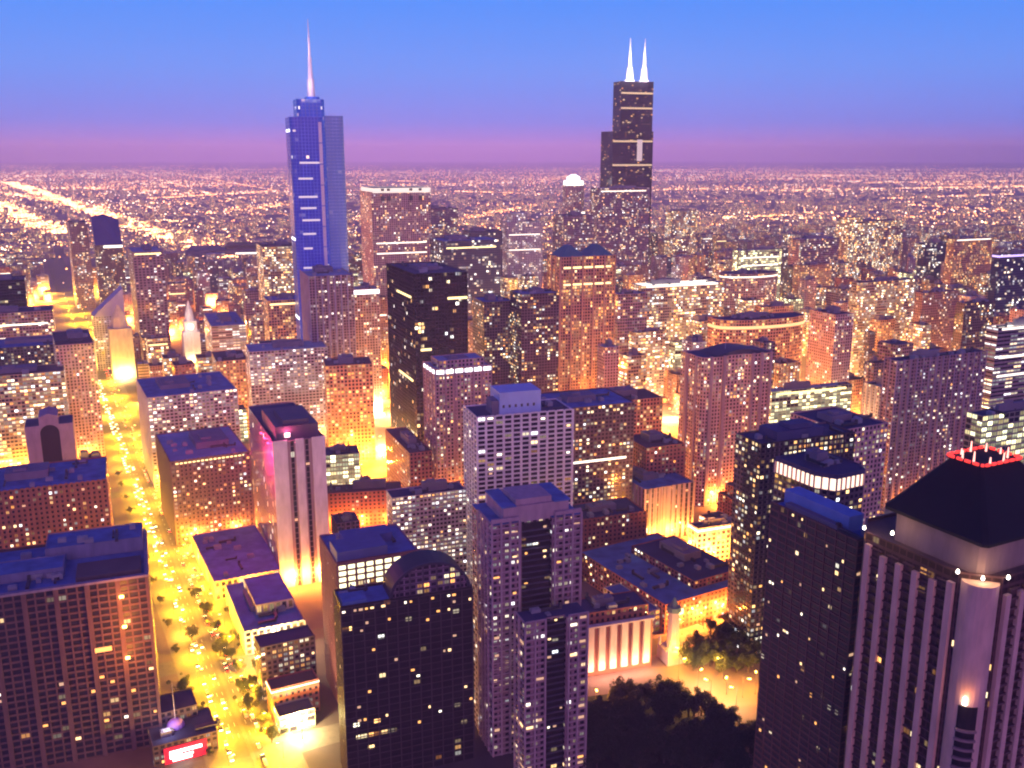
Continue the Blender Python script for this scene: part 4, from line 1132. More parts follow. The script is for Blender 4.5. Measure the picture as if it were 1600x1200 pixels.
for z in (340, 215, 120):
    b = MB(); b.box(-.2, dd * .1, z, 2, dd * .8, z + 3, True); b.build('lit_floor', M_BANDW, t)

# black stepped-tube skyscraper with twin antennas
t, w, d, h = start('tubes', 'black_skyscraper', 'black stepped skyscraper with two white antennas, tallest tower on the skyline')
u = w / 78.0
tube = facade('black_tube', (.018, .014, .022), .82, .62, .05, 1.2, glass=(.012, .011, .02), band=.02, tint=GOLD)
tube_s = (tube, 4.6, 3.9)
STY['tube'] = tube_s
u = w / 63.0
shaft(t, 'tube', rect(0, 0, w, 69), 0, h, 'dark', 0, 'lower_tube', 'lower_roof')
shaft(t, 'tube', rect(u * 8, 3, w - .3, 66), h, h + .5, 'dark', 0, 'louvre_band', 'louvre_roof')
ht = h + 120
shaft(t, 'tube', rect(u * 13, 6, w - .6, 52), h + .5, ht, 'dark', 0, 'upper_tube', 'upper_roof')
for z in (h - 26, h - 84, ht - 66, ht - 30):
    b = MB(); b.box(u * (13.1 if z > h else .4) - .2, (6 if z > h else 0) - .25, z, w - 1.4, (6 if z > h else 0) + .5, z + 4, True); b.build('lit_floor', M_BANDT, t)
for ax in (.36, .82):
    b = MB(); x = u * 13 + (w - u * 13) * ax
    b.cyl(x, 28, ht, 14, ht + 5, 12, 12); b.cyl(x, 28, ht + 5, 9.5, ht + 34, 7.0, 12); b.cyl(x, 28, ht + 34, 5.0, ht + 72, 2.6, 10); b.cyl(x, 28, ht + 72, 2.0, ht + 104, .8, 8)
    b.build('antenna', plain('white_antenna_paint', (.86, .82, .86), .5, 0, .05), t)
    for lz in (ht + 12, ht + 62):
        l = bpy.data.objects.new('antenna_floodlight', lamp_light(50000 if lz > ht + 30 else 80000, (1, .90, .95))); COL.objects.link(l); l.parent = t; l.location = (x - 14, 2, lz)
b = MB(); b.box(u * 38, -1, h - 72, u * 46, .6, h - 20, True); b.build('lit_shaft', glow('stair_light', (1, .80, .72), .5), t)

# domed tower
t, w, d, h = start('domed', 'domed_tower', 'slender stone tower crowned with a glowing white drum and turrets')
shaft(t, 'pink_stone', rect(0, 0, w, d), 0, h * .72, 'brown', 0, cell=(4, 4))
c = (w / 2, d / 2)
shaft(t, 'pink_stone', ngon(*c, w * .46, 8, R(22.5)), h * .72, h, 'pale', 0, 'upper_wall', 'upper_roof', cell=(4, 4))
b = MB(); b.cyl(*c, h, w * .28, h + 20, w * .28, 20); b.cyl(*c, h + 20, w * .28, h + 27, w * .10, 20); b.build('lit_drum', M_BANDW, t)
for i in range(4):
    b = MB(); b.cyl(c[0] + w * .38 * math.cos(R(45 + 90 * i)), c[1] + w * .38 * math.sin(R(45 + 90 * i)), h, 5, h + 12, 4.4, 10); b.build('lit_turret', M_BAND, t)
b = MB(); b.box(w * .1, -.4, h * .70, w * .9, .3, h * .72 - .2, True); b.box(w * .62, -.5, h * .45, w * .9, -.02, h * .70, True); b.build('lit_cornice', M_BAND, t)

# tower with a slanted diamond top
t, w, d, h = start('diamond', 'slanted_roof_tower', 'dark tower sliced at the top into a slanted blue glass diamond')
d = 50.0
shaft(t, 'dark_flats', rect(0, 0, w, d), 0, h - 30, 'dark', 0)
b = MB()
b.quad([(0, 0, h - 30), (w, 0, h - 30), (w, d, h + 18), (w * .45, d, h + 30), (0, d, h + 24)])
b.quad([(0, 0, h - 30), (0, d, h + 24), (0, d, h - 30)]); b.quad([(w, 0, h - 30), (w, d, h - 30), (w, d, h + 18)])
b.quad([(0, d, h - 30), (0, d, h + 24), (w * .45, d, h + 30), (w, d, h + 18), (w, d, h - 30)])
b.build('slanted_roof', plain('deep_blue_glass', (.03, .05, .26), .3, .2), t)
strip(t, w * .3, .2, w, 1, h - 36, 5, M_BAND)
# gabled lilac block with floodlit obelisk tower in front
t, w, d, h = start('gable', 'gabled_tower', 'pale lilac tower with one steep triangular gable roof beside the avenue')
d = 40.0
shaft(t, 'lilac_flats', rect(0, 0, w, d), 0, h - 24, 'pale', 0)
b = MB(); b.quad([(0, 0, h - 24), (w, 0, h - 24), (w, 0, h + 16)]); b.quad([(0, 0, h - 24), (w, 0, h + 16), (w, d, h + 16), (0, d, h - 24)]); b.quad([(w, 0, h - 24), (w, d, h - 24), (w, d, h + 16), (w, 0, h + 16)]); b.quad([(0, d, h - 24), (w, d, h + 16), (w, d, h - 24)])
b.build('gable_roof', plain('lilac_gable', (.52, .47, .54), .7), t)
t, w, d, h = start('obelisk', 'floodlit_tower', 'cream stone tower floodlit from below with a small pointed crown, near the gabled tower')
c = (w / 2, 15)
b = MB(); b.prism(rect(0, 0, w, 30), 0, h); b.build('wall', wallm('cream_stone', (.66, .58, .42)), t)
b = MB(); b.frustum(ngon(*c, w * .4, 8), h, ngon(*c, w * .34, 8), h + 14); b.frustum(ngon(*c, w * .34, 8), h + 14.01, ngon(*c, w * .04, 8), h + 32); b.build('crown', wallm('cream_stone', (.66, .58, .42)), t)
base_lamps('obelisk', 2, 50000, WHT, 12)
t, w, d, h = start('clock', 'clock_tower', 'slim white clock tower with pointed lantern, floodlit')
d = 22.0; wm_ = wallm('white_terracotta', (.78, .72, .66))
b = MB(); b.prism(rect(0, 0, w, d), 0, h); b.prism(rect(w * .12, 2.5, w * .88, d - 2.5), h, h + 16); b.build('wall', wm_, t)
b = MB(); b.cyl(w / 2, -.1, 0, 0, 0, 0, 3)
b = MB(); c = (w / 2, d / 2); b.frustum(ngon(*c, w * .3, 8), h + 16, ngon(*c, w * .24, 8), h + 28); b.frustum(ngon(*c, w * .24, 8), h + 28.01, ngon(*c, w * .02, 8), h + 46); b.build('lantern', wm_, t)
for lz in (h + 4, h + 30):
    l = bpy.data.objects.new('lantern_floodlight', lamp_light(9000, (1, .86, .72))); COL.objects.link(l); l.parent = t; l.location = (w / 2 - 6, -14, lz)
b = MB(); b.v = [(w / 2 + 4.5 * math.cos(R(a * 15)), 2.3, h + 8 + 4.5 * math.sin(R(a * 15))) for a in range(24)]; b.f = [tuple(range(24))]; b.uv = [[(0, 0)] * 24]; b.build('clock_face', M_BAND, t)
base_lamps('clock', 2, 60000, WHT, 12)

# arched pair
t, w, d, h = start('archpair', 'arch_window_tower', 'purple stone tower with one tall dark arched window bay between twin piers')
shaft(t, wallm('purple_stone', (.30, .22, .32)), rect(0, 0, w * .30, d), 0, h, 'dark', .6, 'pier', 'pier_roof')
shaft(t, wallm('purple_stone', (.30, .22, .32)), rect(w * .70, 0, w, d), 0, h, 'dark', .6, 'pier', 'pier_roof')
b = MB(); n = 12; r_ = w * .2
b.quad([(w * .3, 2.5, 0), (w * .7, 2.5, 0), (w * .7, 2.5, h - r_)] + [(w / 2 + r_ * math.cos(math.pi * i / n), 2.5, h - r_ + r_ * math.sin(math.pi * i / n)) for i in range(1, n)] + [(w * .3, 2.5, h - r_)])
b.build('arched_window', plain('dark_arched_glass', (.02, .015, .035), .15), t)
b = MB()
for i in range(n):
    a0_, a1_ = math.pi * i / n, math.pi * (i + 1) / n
    p = (w / 2 + r_ * math.cos(a0_), h - r_ + r_ * math.sin(a0_)); q = (w / 2 + r_ * math.cos(a1_), h - r_ + r_ * math.sin(a1_))
    zt = lambda x: h + 3 + 7 * (1 - abs(x - w / 2) / (w * .5))
    b.quad([(p[0], .3, p[1]), (p[0], .3, zt(p[0])), (q[0], .3, zt(q[0])), (q[0], .3, q[1])])
    b.quad([(q[0], .3, q[1]), (q[0], 3, q[1]), (p[0], 3, p[1]), (p[0], .3, p[1])]); b.quad([(p[0], .3, zt(p[0])), (p[0], d - 1, zt(p[0])), (q[0], d - 1, zt(q[0])), (q[0], .3, zt(q[0]))])
b.build('arch_gable', wallm('purple_stone', (.30, .22, .32)), t)
strip(t, w * .31, 3.2, w * .69, d - 1.2, 0, h - 1, wallm('purple_stone', (.30, .22, .32)), 'core_wall', 0)

# water tower folly and fluted hall
x, y = WATER_TOWER
t = root('water_tower', (x, y, 0), R(20), 'slim pale stone water tower with a lit base among dark trees', 'tower')
ws = wallm('lilac_limestone', (.46, .38, .44))
b = MB(); b.box(-7, -7, 0, 7, 7, 9); b.build('base', ws, t)
b = MB(); b.cyl(0, 0, 9, 4.2, 34, 3.6, 8); b.build('shaft', ws, t)
b = MB(); b.cyl(0, 0, 34, 4.8, 37, 4.4, 8); b.cyl(0, 0, 37, 3.2, 43, .3, 8); b.build('cupola', plain('copper_cupola', (.12, .2, .22), .6), t)
for sx in (-6, 6):
    for sy in (-6, 6):
        b = MB(); b.cyl(sx, sy, 9, 1.2, 13, 1.0, 6); b.cyl(sx, sy, 13, 1.2, 15, .1, 6); b.build('turret', ws, t)
t, w, d, h = start('flutes', 'fluted_hall', 'low pink hall fronted by tall floodlit white fins, beside the park')
b = MB(); b.prism(rect(0, 0, w, d), 0, h); b.build('wall', wallm('rust_brick', (.30, .12, .09)), t)
for i in range(6):
    b = MB(); x0 = w * (i + .12) / 6; b.box(x0, -2.2, 4, x0 + w * .092, -.02, h + 1.5, True); b.build('fin', wallm('white_fin', (.72, .60, .52)), t)
    l = bpy.data.objects.new('fin_uplight', lamp_light(5200, (1, .50, .30))); COL.objects.link(l); l.parent = t; l.location = (x0 + w * .046, -7, 6)
b = MB(); b.box(-.4, -2.4, h + 1.5, w + .4, 1.2, h + 2.6, True); b.build('cornice', wallm('white_fin', (.72, .60, .52)), t)
shaft(t, 'red_brick', rect(.6, 5, w - .6, d - .6), h, h + 8.5, 'dark', .8, 'upper_wall', 'upper_roof')
clutter(t, 3, 7, w - 3, d - 4, h + 7.6, RNG, 6)

# dark low building with red sign and purple dome
t, w, d, h = start('darklow', 'dark_corner_building', 'dark low corner building with small purple dome and thin flagpole beside the avenue')
shaft(t, 'dark_flats', rect(0, 0, w, d), 0, h - 8, 'dark', 1.0)
c = (w * .42, d * .62)
b = MB()
for i in range(6):
    a0_, a1_ = math.pi / 2 * i / 6, math.pi / 2 * (i + 1) / 6
    b.cyl(*c, h - 9 + 4.6 * math.sin(a0_), 4.8 * math.cos(a0_), h - 9 + 4.6 * math.sin(a1_), 4.8 * math.cos(a1_), 14)
b.build('dome', plain('purple_dome', (.40, .24, .75), .6, 0, .1), t)
l = bpy.data.objects.new('dome_light', lamp_light(2600, (.8, .7, 1))); COL.objects.link(l); l.parent = t; l.location = (c[0] - 5, c[1] - 8, h - 3)
mast(t, c[0], c[1], h - 5, 22, .22, plain('white_pole', (.7, .66, .7), .5))
shaft(t, 'dark_flats', rect(w * .2, d * .8, w * .8, d + 14), 0, h - 2, 'dark', .8, 'rear_wall', 'rear_roof')
clutter(t, 1, 1, w - 1, d * .5, h - 9, RNG, 4, False)
b = MB(); b.box(w * .16, -1.3, h - 20.0, w * .82, -.7, h - 10.5, True); sg = tag(b.build('rooftop_sign', glow('red_sign_panel', (1, .02, .06), .9)), 'glowing red sign with a blurred white stroke mark on the dark corner building', 'sign')
sg.matrix_world = Matrix.Translation(Vector((PLAN['darklow'][0], PLAN['darklow'][1], 0))) @ Matrix.Rotation(R(PLAN['darklow'][2]), 4, 'Z')
b = MB()
for x0_, z0_, x1_, z1_ in ((.24, 14.4, .74, 12.6), (.24, 17.0, .42, 14.5), (.42, 16.8, .60, 15.7), (.28, 18.8, .58, 17.1)):
    b.box(w * x0_, -1.5, h - z0_ - .0, w * x1_, -1.31, h - z1_, True)
b.build('stroke_mark', glow('white_sign_light', (1, .95, .95), 4.0), sg)

# ------------------------------------------------------------------ the other towers, one entry each
def tower(key, name, label, style, roof='dark', pent=1, units=4, crown=None, bands=(), ribs=None, lampn=0, masts=0, lit=0, lcol=SOD, lpow=70000, cell=None, step=None, fr=None, hip=None):
    t, w, d, h = start(key, name, label)
    m = shaft(t, style, rect(0, 0, w, d), 0, h, roof, 1.0, cell=cell)
    cw, ch = cell or STY[style][1:]
    if pent: clutter(t, 2, 2, w - 2, d - 2, h - .95, RNG, units + (5 if PLAN[key][1] < 900 else 1), pent == 1)
    if step:   # a narrower upper block
        fx0, fx1, fy0, fy1, hh = step
        shaft(t, style, rect(w * fx0, d * fy0, w * fx1, d * fy1), h - 1, h + hh, roof, .6, 'upper_wall', 'upper_roof')
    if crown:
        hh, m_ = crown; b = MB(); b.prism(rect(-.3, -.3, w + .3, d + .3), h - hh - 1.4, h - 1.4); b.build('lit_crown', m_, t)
    for z in bands:
        strip(t, w * .06, 0, w * .92, d, h * z, ch * .55, M_BAND if z * 100 % 2 < 1 else M_BANDY, out=.15)
    if ribs:
        n, rw, dep, rm = ribs; b = MB()
        for i in range(n + 1):
            c = w * i / n; b.box(max(-dep, c - rw / 2), -dep, 0, min(w, c + rw / 2), .02, h + .6)
        k = max(1, round(n * d / w))
        for i in range(1, k + 1):
            c = d * i / k; b.box(-dep, c - rw / 2, 0, .02, min(d, c + rw / 2), h + .6)
        b.build('facade_frame', rm, t)
    if fr:
        pw, sh, fm_ = fr; frame(t, fm_, w, d, 0, h, max(1, round(w / cw)), max(1, round(d / cw)), max(1, round(h / ch)), pw, sh, .45)
    if hip:
        b = MB(); z = h - .9; i_ = min(w, d) * .38
        for fx0, fx1 in ((0.02, .47), (.53, .98)):
            b.frustum(rect(w * fx0, .6, w * fx1, d - .6), z, rect(w * (fx0 + fx1) / 2 - 2, d * .35, w * (fx0 + fx1) / 2 + 2, d * .65), z + hip)
        b.build('hipped_roof', ROOF['teal'], t)
    for i in range(masts): mast(t, w * (.3 + .4 * i), d * .5, h - 1, RNG.uniform(14, 26))
    if lit: panes(t, w, d, 0, h, max(1, round(w / cw)), max(1, round(d / cw)), max(1, round(h / ch)), lit, RNG, .66, .5)
    if lampn: base_lamps(key, lampn, lpow, lcol)
    return t
sw = lambda n, c: wallm(n, c)
tower('columns', 'window_column_tower', 'wide lilac apartment tower ribbed with columns of small white lit windows', 'violet_bays', 'dark', lit=60, units=6, lampn=3, ribs=(14, 1.4, 1.0, sw('lilac_rib', (.30, .23, .32))), masts=1)
tower('ribbed', 'ribbed_stone_block', 'mid-height purple stone block with vertical ribs and bare navy roof', 'rib_stone', 'blue', lampn=4, lpow=40000, ribs=(9, 1.6, .9, sw('plum_rib', (.34, .24, .30))), units=3, lit=10)
tower('brickcube', 'brick_cube_building', 'dark red brick cube with few lit windows in front of the ribbed stone block', 'red_brick', 'dark', lit=14, lampn=2, fr=(1.2, 1.3, sw('dark_red_brick', (.20, .07, .06))))
tower('podium', 'department_store', 'low pink walled department store with plain dark blue roof beside the avenue', 'cream_lit', 'blue', units=7, pent=2, lampn=2, lcol=GLD, fr=(1.4, 1.2, sw('pink_limestone', (.48, .32, .30))))
tower('podiumlow', 'white_edged_mall', 'low flat mall with white parapet edge and two-level blue roof on the avenue corner', 'cream_lit', 'blue', units=6, step=(.3, .95, .3, .9, 6), lampn=2, lcol=WHT, fr=(1.2, 1.4, sw('white_limestone', (.66, .58, .52))))
tower('darkblock', 'dark_office_block', 'dark brown office block with pale blue roof and scattered lit windows along the avenue', 'brown_flats', 'pale', lit=40, units=5, lampn=3, fr=(1.1, 1.2, sw('umber_stone', (.12, .075, .08))), bands=(.95,))
tower('lilacgrid', 'lilac_grid_block', 'broad lilac window-grid block with a blue roof and blue roof house', 'grey_flats', 'blue', lit=40, units=6, lampn=3, fr=(1.0, .9, sw('lilac_grid', (.40, .35, .42))))
t = tower('pinktower', 'magenta_topped_tower', 'white ribbed tower whose dark roof house glows magenta on one side', 'rib_stone', 'dark', pent=0, lit=10, lampn=3)
x, y, ph, w, d, h = PLAN['pinktower']
b = MB()
for x0_, x1_ in ((0, .26), (.42, .58), (.74, 1.0)): b.box(w * x0_ - (.9 if x0_ == 0 else 0), -.9, 0, w * x1_, .02, h + 1)
b.build('white_pier', wallm('white_pier_stone', (.70, .62, .70)), t)
b = MB(); b.box(w * .08, 6, h - 1, w * .92, d * .55, h + 9.5); b.box(w * .25, 9, h + 9.5, w * .75, d * .4, h + 13); b.build('roof_house', plain('dark_roof_house', (.10, .07, .12), .6), t)
for yy in (.08, .20, .33):
    b = MB(); b.box(-2.4, d * yy - .15, h - 3.2, -.02, d * yy + .15, h - 2.9, True); b.cyl(-2.4, d * yy, h - 3, .5, h - 2.0, .9, 8); b.build('magenta_floodlight', M_MAG, t)
    l = bpy.data.objects.new('magenta_beam', lamp_light(29000 if yy > .3 else 44000, (1, .03, .20))); COL.objects.link(l); l.parent = t; l.location = (-15, d * yy, h - 4 - 62 * yy)
l = bpy.data.objects.new('magenta_beam', lamp_light(7000, (1, .10, .25))); COL.objects.link(l); l.parent = t; l.location = (w * .3, 2.4, h + 5)
b = MB(); b.box(w * .24, 3.2, h + 2, w * .34, 4.2, h + 5, True); b.build('roof_light', glow('pink_roof_light', (1, .5, .5), 5), t)
tower('slabgrey', 'grey_window_slab', 'grey slab tower dense with small white windows under a pale blue roof', 'grey_flats', 'pale', units=5, lit=30, lampn=3)
tower('slopes', 'rust_terraced_block', 'rust brown block with slanting terraces next to the black office tower', 'orange_office', 'brown', lampn=4, lpow=60000, lcol=GLD)
t = tower('black', 'black_office_tower', 'massive black glass office tower with a few rows of yellow lit floors', 'dark_glass', 'dark', units=8, lampn=2, ribs=(16, .5, .5, sw('black_steel', (.012, .012, .018))))
x, y, ph, w, d, h = PLAN['black']
for z, x0_, x1_ in ((.86, .62, .99), (.505, .5, .95), (.47, .45, .97), (.435, .43, .99), (.40, .38, .99), (.60, .1, .3)):
    b = MB(); b.box(w * x0_, -.75, h * z, w * x1_, -.55, h * z + 2.4, True); b.build('lit_floor', M_BANDY, t)
for z in (.87, .43): strip(t, -.5, d * .1, .3, d * .6, h * z, 2.0, M_BANDY, out=.2)
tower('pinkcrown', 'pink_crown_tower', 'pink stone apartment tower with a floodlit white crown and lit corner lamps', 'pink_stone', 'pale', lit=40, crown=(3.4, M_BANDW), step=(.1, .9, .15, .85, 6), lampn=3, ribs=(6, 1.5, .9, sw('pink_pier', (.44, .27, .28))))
tower('windowslab', 'window_slab_block', 'pale slab with one blank pier and a tight field of mixed lit windows', 'grey_flats', 'dark', lit=50, units=3, cell=(3.0, 3.2))
x, y, ph, w, d, h = PLAN['windowslab']
tower('orangewall', 'orange_wall_block', 'long low block with a plain orange glowing wall behind the magenta-topped tower', 'red_brick', 'brown', units=3, lampn=4, lpow=40000)
tower('backroof', 'blue_roof_hotel', 'dark hotel slab with broad blue roof standing behind the white grid tower', 'dark_flats', 'blue', units=5, lit=24, bands=(.60,))
tower('orangebrown', 'orange_lit_flats', 'brown apartment block lit orange from the street beside the blue-roofed hotel', 'orange_office', 'brown', lampn=4, lpow=60000)
tower('orangetwin', 'hip_roof_tower', 'tall terracotta tower with paired teal hipped roofs, glowing orange below', 'orange_office', 'teal', pent=0, hip=13, bands=(.93, .83), lampn=4, lpow=90000, ribs=(5, 2.4, 1.2, sw('terracotta_pier', (.46, .25, .18))))
tower('darkpair', 'dark_flats_tower', 'lower dark tower of a close pair behind the pink crown tower', 'dark_flats', 'blue', lampn=2)
tower('darkpairtall', 'dark_violet_tower', 'taller dark violet tower of a close pair, beside the hip-roofed tower', 'dark_flats', 'blue', lampn=2, masts=1)
tower('brightwide', 'gold_window_office', 'wide office building packed with bright gold windows and a lilac roof', 'gold_office', 'pale', units=6, bands=(.98, .42), lampn=4, lpow=60000)
t, w, d, h = start('arcblock', 'rounded_office_block', 'rounded orange office block with a glowing arc of top-floor lights')
poly = [(w / 2 + w / 2 * math.cos(R(a)), 16 + 22 * math.sin(R(a))) for a in range(180, 361, 15)] + [(w, 34), (0, 34)]
shaft(t, 'orange_office', poly, 0, h, 'dark', 1.2)
b = MB(); b.prism([((p[0] - w / 2) * 1.005 + w / 2, p[1] - .2) for p in poly], h - 11, h - 7.5, top=True); b.build('lit_crown', glow('ring_light', (1, .70, .30), 1.1), t)
clutter(t, w * .15, 4, w * .85, 30, h - 1.1, RNG, 9)
base_lamps('arcblock', 4, 90000, GLD, 14)
tower('pinkslim', 'pink_blank_tower', 'slim pink tower with blank side walls beside the rounded orange office block', 'pink_stone', 'brown', lampn=3, lpow=60000, lit=8)
tower('goldtower', 'gold_dotted_tower', 'dark tower speckled all over with large gold windows, behind the pink blank tower', 'gold_office', 'dark', lampn=3, lpow=60000, units=5)
tower('browntall', 'brown_broad_tower', 'very broad brown tower with stepped top far beyond the gold dotted tower', 'gold_office', 'dark', step=(.0, .25, .1, .9, 9), units=4)
tower('layered', 'layered_lit_building', 'building of stacked white and blue lit layers at the edge of the skyline', 'ribbon', 'pale', bands=(.98, .80, .68), lampn=2, lcol=WHT)
t, w, d, h = start('drumdark', 'round_dark_building', 'round dark drum-shaped building with a lit lilac rim')
shaft(t, 'purple_office', ngon(w / 2, 26, w / 2, 20, ry=26), 0, h, 'dark', 1.2)
b = MB(); b.prism(ngon(w / 2, 26, w / 2 + .4, 20, ry=26.4), h - 6, h - 4); b.build('lit_rim', M_BAND, t); clutter(t, w * .25, 14, w * .75, 38, h - 1.1, RNG, 6)
tower('umber', 'umber_roof_tower', 'umber tower with flat navy roof far behind the round dark building', 'purple_office', 'blue', units=3)
tower('umberfront', 'tan_front_block', 'tan block standing just before the umber tower', 'orange_office', 'brown', units=2)
t = tower('litcrown', 'white_crowned_tower', 'granite tower with a glowing white notched crown, right of the glass skyscraper'.replace('right of', 'beyond'), 'pink_stone', 'pale', pent=0, cell=(4.2, 4.2), bands=(.60, .52))
x, y, ph, w, d, h = PLAN['litcrown']
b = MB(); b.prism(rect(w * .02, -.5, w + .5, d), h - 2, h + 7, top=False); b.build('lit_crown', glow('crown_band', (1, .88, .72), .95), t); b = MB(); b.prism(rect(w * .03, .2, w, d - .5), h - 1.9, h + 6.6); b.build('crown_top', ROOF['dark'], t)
for fx in (.16, .26, .64, .80):
    b = MB(); b.box(w * fx, -1.2, h + 1.5, w * fx + 6, -.52, h + 6, True); b.build('notch', M_UNITD, t)
    b = MB(); b.box(w * fx, -1.0, h - 17, w * fx + 7, -.1, h - 8, True); b.build('notch', M_UNITD, t)
tower('plum', 'plum_slab_tower', 'plain plum slab tower tucked behind the white-crowned granite tower', 'purple_office', 'brown', units=2)
tower('navyroof', 'navy_roof_office', 'office with broad navy roof and a lit rim beyond the black office tower', 'navy_glass', 'blue', units=5, bands=(.93,))
tower('navyback', 'navy_step_tower', 'small navy stepped tower peeping over the navy-roofed office', 'navy_glass', 'dark', units=2)
tower('plumside', 'plum_side_tower', 'dark plum tower pressed against the slanted diamond tower', 'purple_office', 'dark', units=2)
tower('steplights', 'stacked_light_tower', 'grey tower with a vertical stack of white lit windows beside the gabled tower', 'violet_bays', 'pale', cell=(6, 4.4), bands=(.97,), lit=60)
tower('leftdark', 'black_corner_tower', 'black tower with two bright floor bands at the far edge of the avenue', 'dark_glass', 'dark', bands=(.72, .56, .44))
tower('leftblock', 'plum_rounded_block', 'dark plum block with lit floor bands before the black corner tower', 'purple_office', 'dark', bands=(.86, .72), units=5)
tower('leftroof', 'navy_roof_block', 'wide block with flat navy roof across the avenue from the gabled tower', 'dark_flats', 'blue', units=6, lit=20)
tower('goldleft', 'yellow_lit_block', 'block glowing yellow with brightly lit shop floors behind the arch-window tower', 'gold_office', 'brown', lampn=5, lcol=GLD, lpow=160000, units=4)
tower('slabbrown', 'pink_grid_slab', 'pinkish brown slab with narrow end wall right on the avenue kerb'.replace('right on', 'on'), 'pink_stone', 'brown', lampn=2, lpow=50000)
tower('brickblue', 'brick_blue_roof_block', 'long red-brown brick block with many small windows and a blue roof on the avenue', 'red_brick', 'blue', lit=50, units=9, fr=(1.3, 1.4, sw('maroon_brick', (.20, .075, .075))), lampn=2)
tower('hazel', 'hazel_tower', 'hazel tower with golden top windows close behind the glass skyscraper', 'gold_office', 'brown', units=3)
tower('bluecap', 'blue_capped_office', 'steel office tower with pale blue capped roof at the foot of the glass skyscraper', 'violet_bays', 'pale', units=5, lampn=2, ribs=(7, 1.6, .9, sw('steel_mauve', (.36, .30, .40))))
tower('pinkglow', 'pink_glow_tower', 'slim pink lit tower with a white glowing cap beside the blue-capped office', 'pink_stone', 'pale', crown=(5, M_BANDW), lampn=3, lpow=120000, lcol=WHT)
tower('lilacpale', 'pale_lilac_tower', 'pale lilac tower with glowing terraces beyond the navy-roofed office', 'lilac_flats', 'pale', step=(.15, .6, .2, .8, 16), bands=(.86, .70))
tower('plummid', 'plum_office_tower', 'plum office tower in front of the domed tower', 'purple_office', 'dark', units=3)
tower('tubefront', 'lilac_window_tower', 'broad lilac tower with rows of lit windows at the foot of the black stepped skyscraper', 'purple_office', 'pale', bands=(.965,), units=3)
tower('plumlow', 'plum_narrow_tower', 'narrow dark plum tower beside the hip-roofed terracotta tower', 'purple_office', 'blue', lampn=2)
tower('navyslim', 'navy_slim_tower', 'slim navy glass tower beyond the gold dotted tower', 'navy_glass', 'dark', units=2)
tower('orangefar', 'orange_far_office', 'orange lit office with bright yellow roof lights beyond the sepia towers', 'orange_office', 'brown', bands=(.98,), units=2)
tower('violet', 'violet_roof_hall', 'dark hall with glowing violet-white roof edge at the end of the skyline', 'navy_glass', 'dark', crown=(3, glow('violet_edge', (.62, .48, 1.0), 1.6)))
tower('sepia', 'sepia_tower', 'sepia apartment tower, the taller of two brown neighbours', 'brown_flats', 'brown', lampn=2)
tower('sepiatwo', 'sepia_short_tower', 'lower sepia apartment tower standing before its taller brown neighbour', 'dark_flats', 'brown', lampn=2)
t = tower('archroof', 'arched_roof_block', 'mauve block with one lit yellow window bay and a low arched roof', 'pink_stone', 'dark', lit=26, units=3)
tower('loworange', 'orange_corner_store', 'low street-corner store glowing orange with a white lit roof edge', 'cream_lit', 'dark', crown=(1.6, M_BAND), lampn=3, lpow=40000, units=4)
tower('limelit', 'lime_lit_office', 'office with huge lime-yellow lit floors behind the pyramid roof', 'lime_office', 'dark', units=4)
tower('whitepod', 'white_lit_podium', 'low podium with brilliant white lit roof terraces below the rounded orange office block', 'lime_office', 'pale', lampn=4, lcol=WHT, lpow=60000, bands=(.93,))
tower('redlow', 'red_low_block', 'low dark red block beside the pink crown tower glowing from the street', 'red_brick', 'brown', lampn=3, lpow=40000, lcol=GLD)
tower('creamlow', 'cream_lit_block', 'small cream block with big glowing shopfronts below the rust terraced block', 'lime_office', 'dark', lampn=2, lcol=WHT)
tower('brownlow', 'dark_ridge_block', 'low dark brown block with reddish roof behind the ribbed stone block', 'red_brick', 'brown', lampn=2)
tower('dimshops', 'dim_shop_block', 'dark low shop block with a row of small lights beside the avenue', 'dark_flats', 'dark', pent=0, lit=10)
tower('edgeshops', 'white_edged_shops', 'small shop block with a white lit roof edge facing the avenue', 'red_brick', 'brown', pent=0, crown=(.7, M_BAND))
tower('storefront', 'lit_storefront', 'tiny pavilion with a blazing white glass front at the foot of the corner office tower', 'lime_office', 'dark', pent=0, lampn=1, lcol=WHT)
tower('smallgold', 'small_gold_block', 'small gold windowed block in front of the wide gold office', 'gold_office', 'brown', lampn=2)
tower('peach', 'peach_stepped_block', 'peach stepped block beside the rounded orange office block', 'orange_office', 'brown', lampn=3, lpow=60000)
tower('rust', 'rust_window_tower', 'rust tower with tiny lit windows next to the black stepped skyscraper', 'gold_office', 'brown', units=2)
tower('cream', 'cream_bright_tower', 'cream tower blazing with light beyond the round dark building', 'lime_office', 'pale', bands=(.9, .8))
tower('greyfar', 'navy_terrace_block', 'low navy terraced block near the slim white clock tower', 'ribbon', 'blue', units=4)
tower('amber', 'amber_brick_block', 'amber lit brick block beside the grey slab tower', 'orange_office', 'brown', lampn=2, lcol=GLD)
tower('teal', 'pink_lit_plaza_block', 'block with pink and yellow lit upper floors before the hazel tower', 'orange_office', 'blue', bands=(.95,), lampn=2)
t, w, d, h = start('mall', 'brick_mall', 'wide low red brick mall with dark blue roof full of vents beside the park')
shaft(t, 'red_brick', rect(0, 0, w, d), 0, h, 'blue', 1.0)
shaft(t, 'red_brick', rect(w * .45, d * .1, w, d * .8), h - 1, h + 5, 'dark', .8, 'upper_wall', 'upper_roof')
shaft(t, 'cream_lit', rect(-14, d * .05, -.05, d * .5), 0, h * .77, 'blue', .8, 'side_wall', 'side_roof')
clutter(t, 3, 5, w * .42, d * .9, h - .9, RNG, 12, False); clutter(t, w * .5, d * .15, w * .95, d * .75, h + 4.3, RNG, 12)
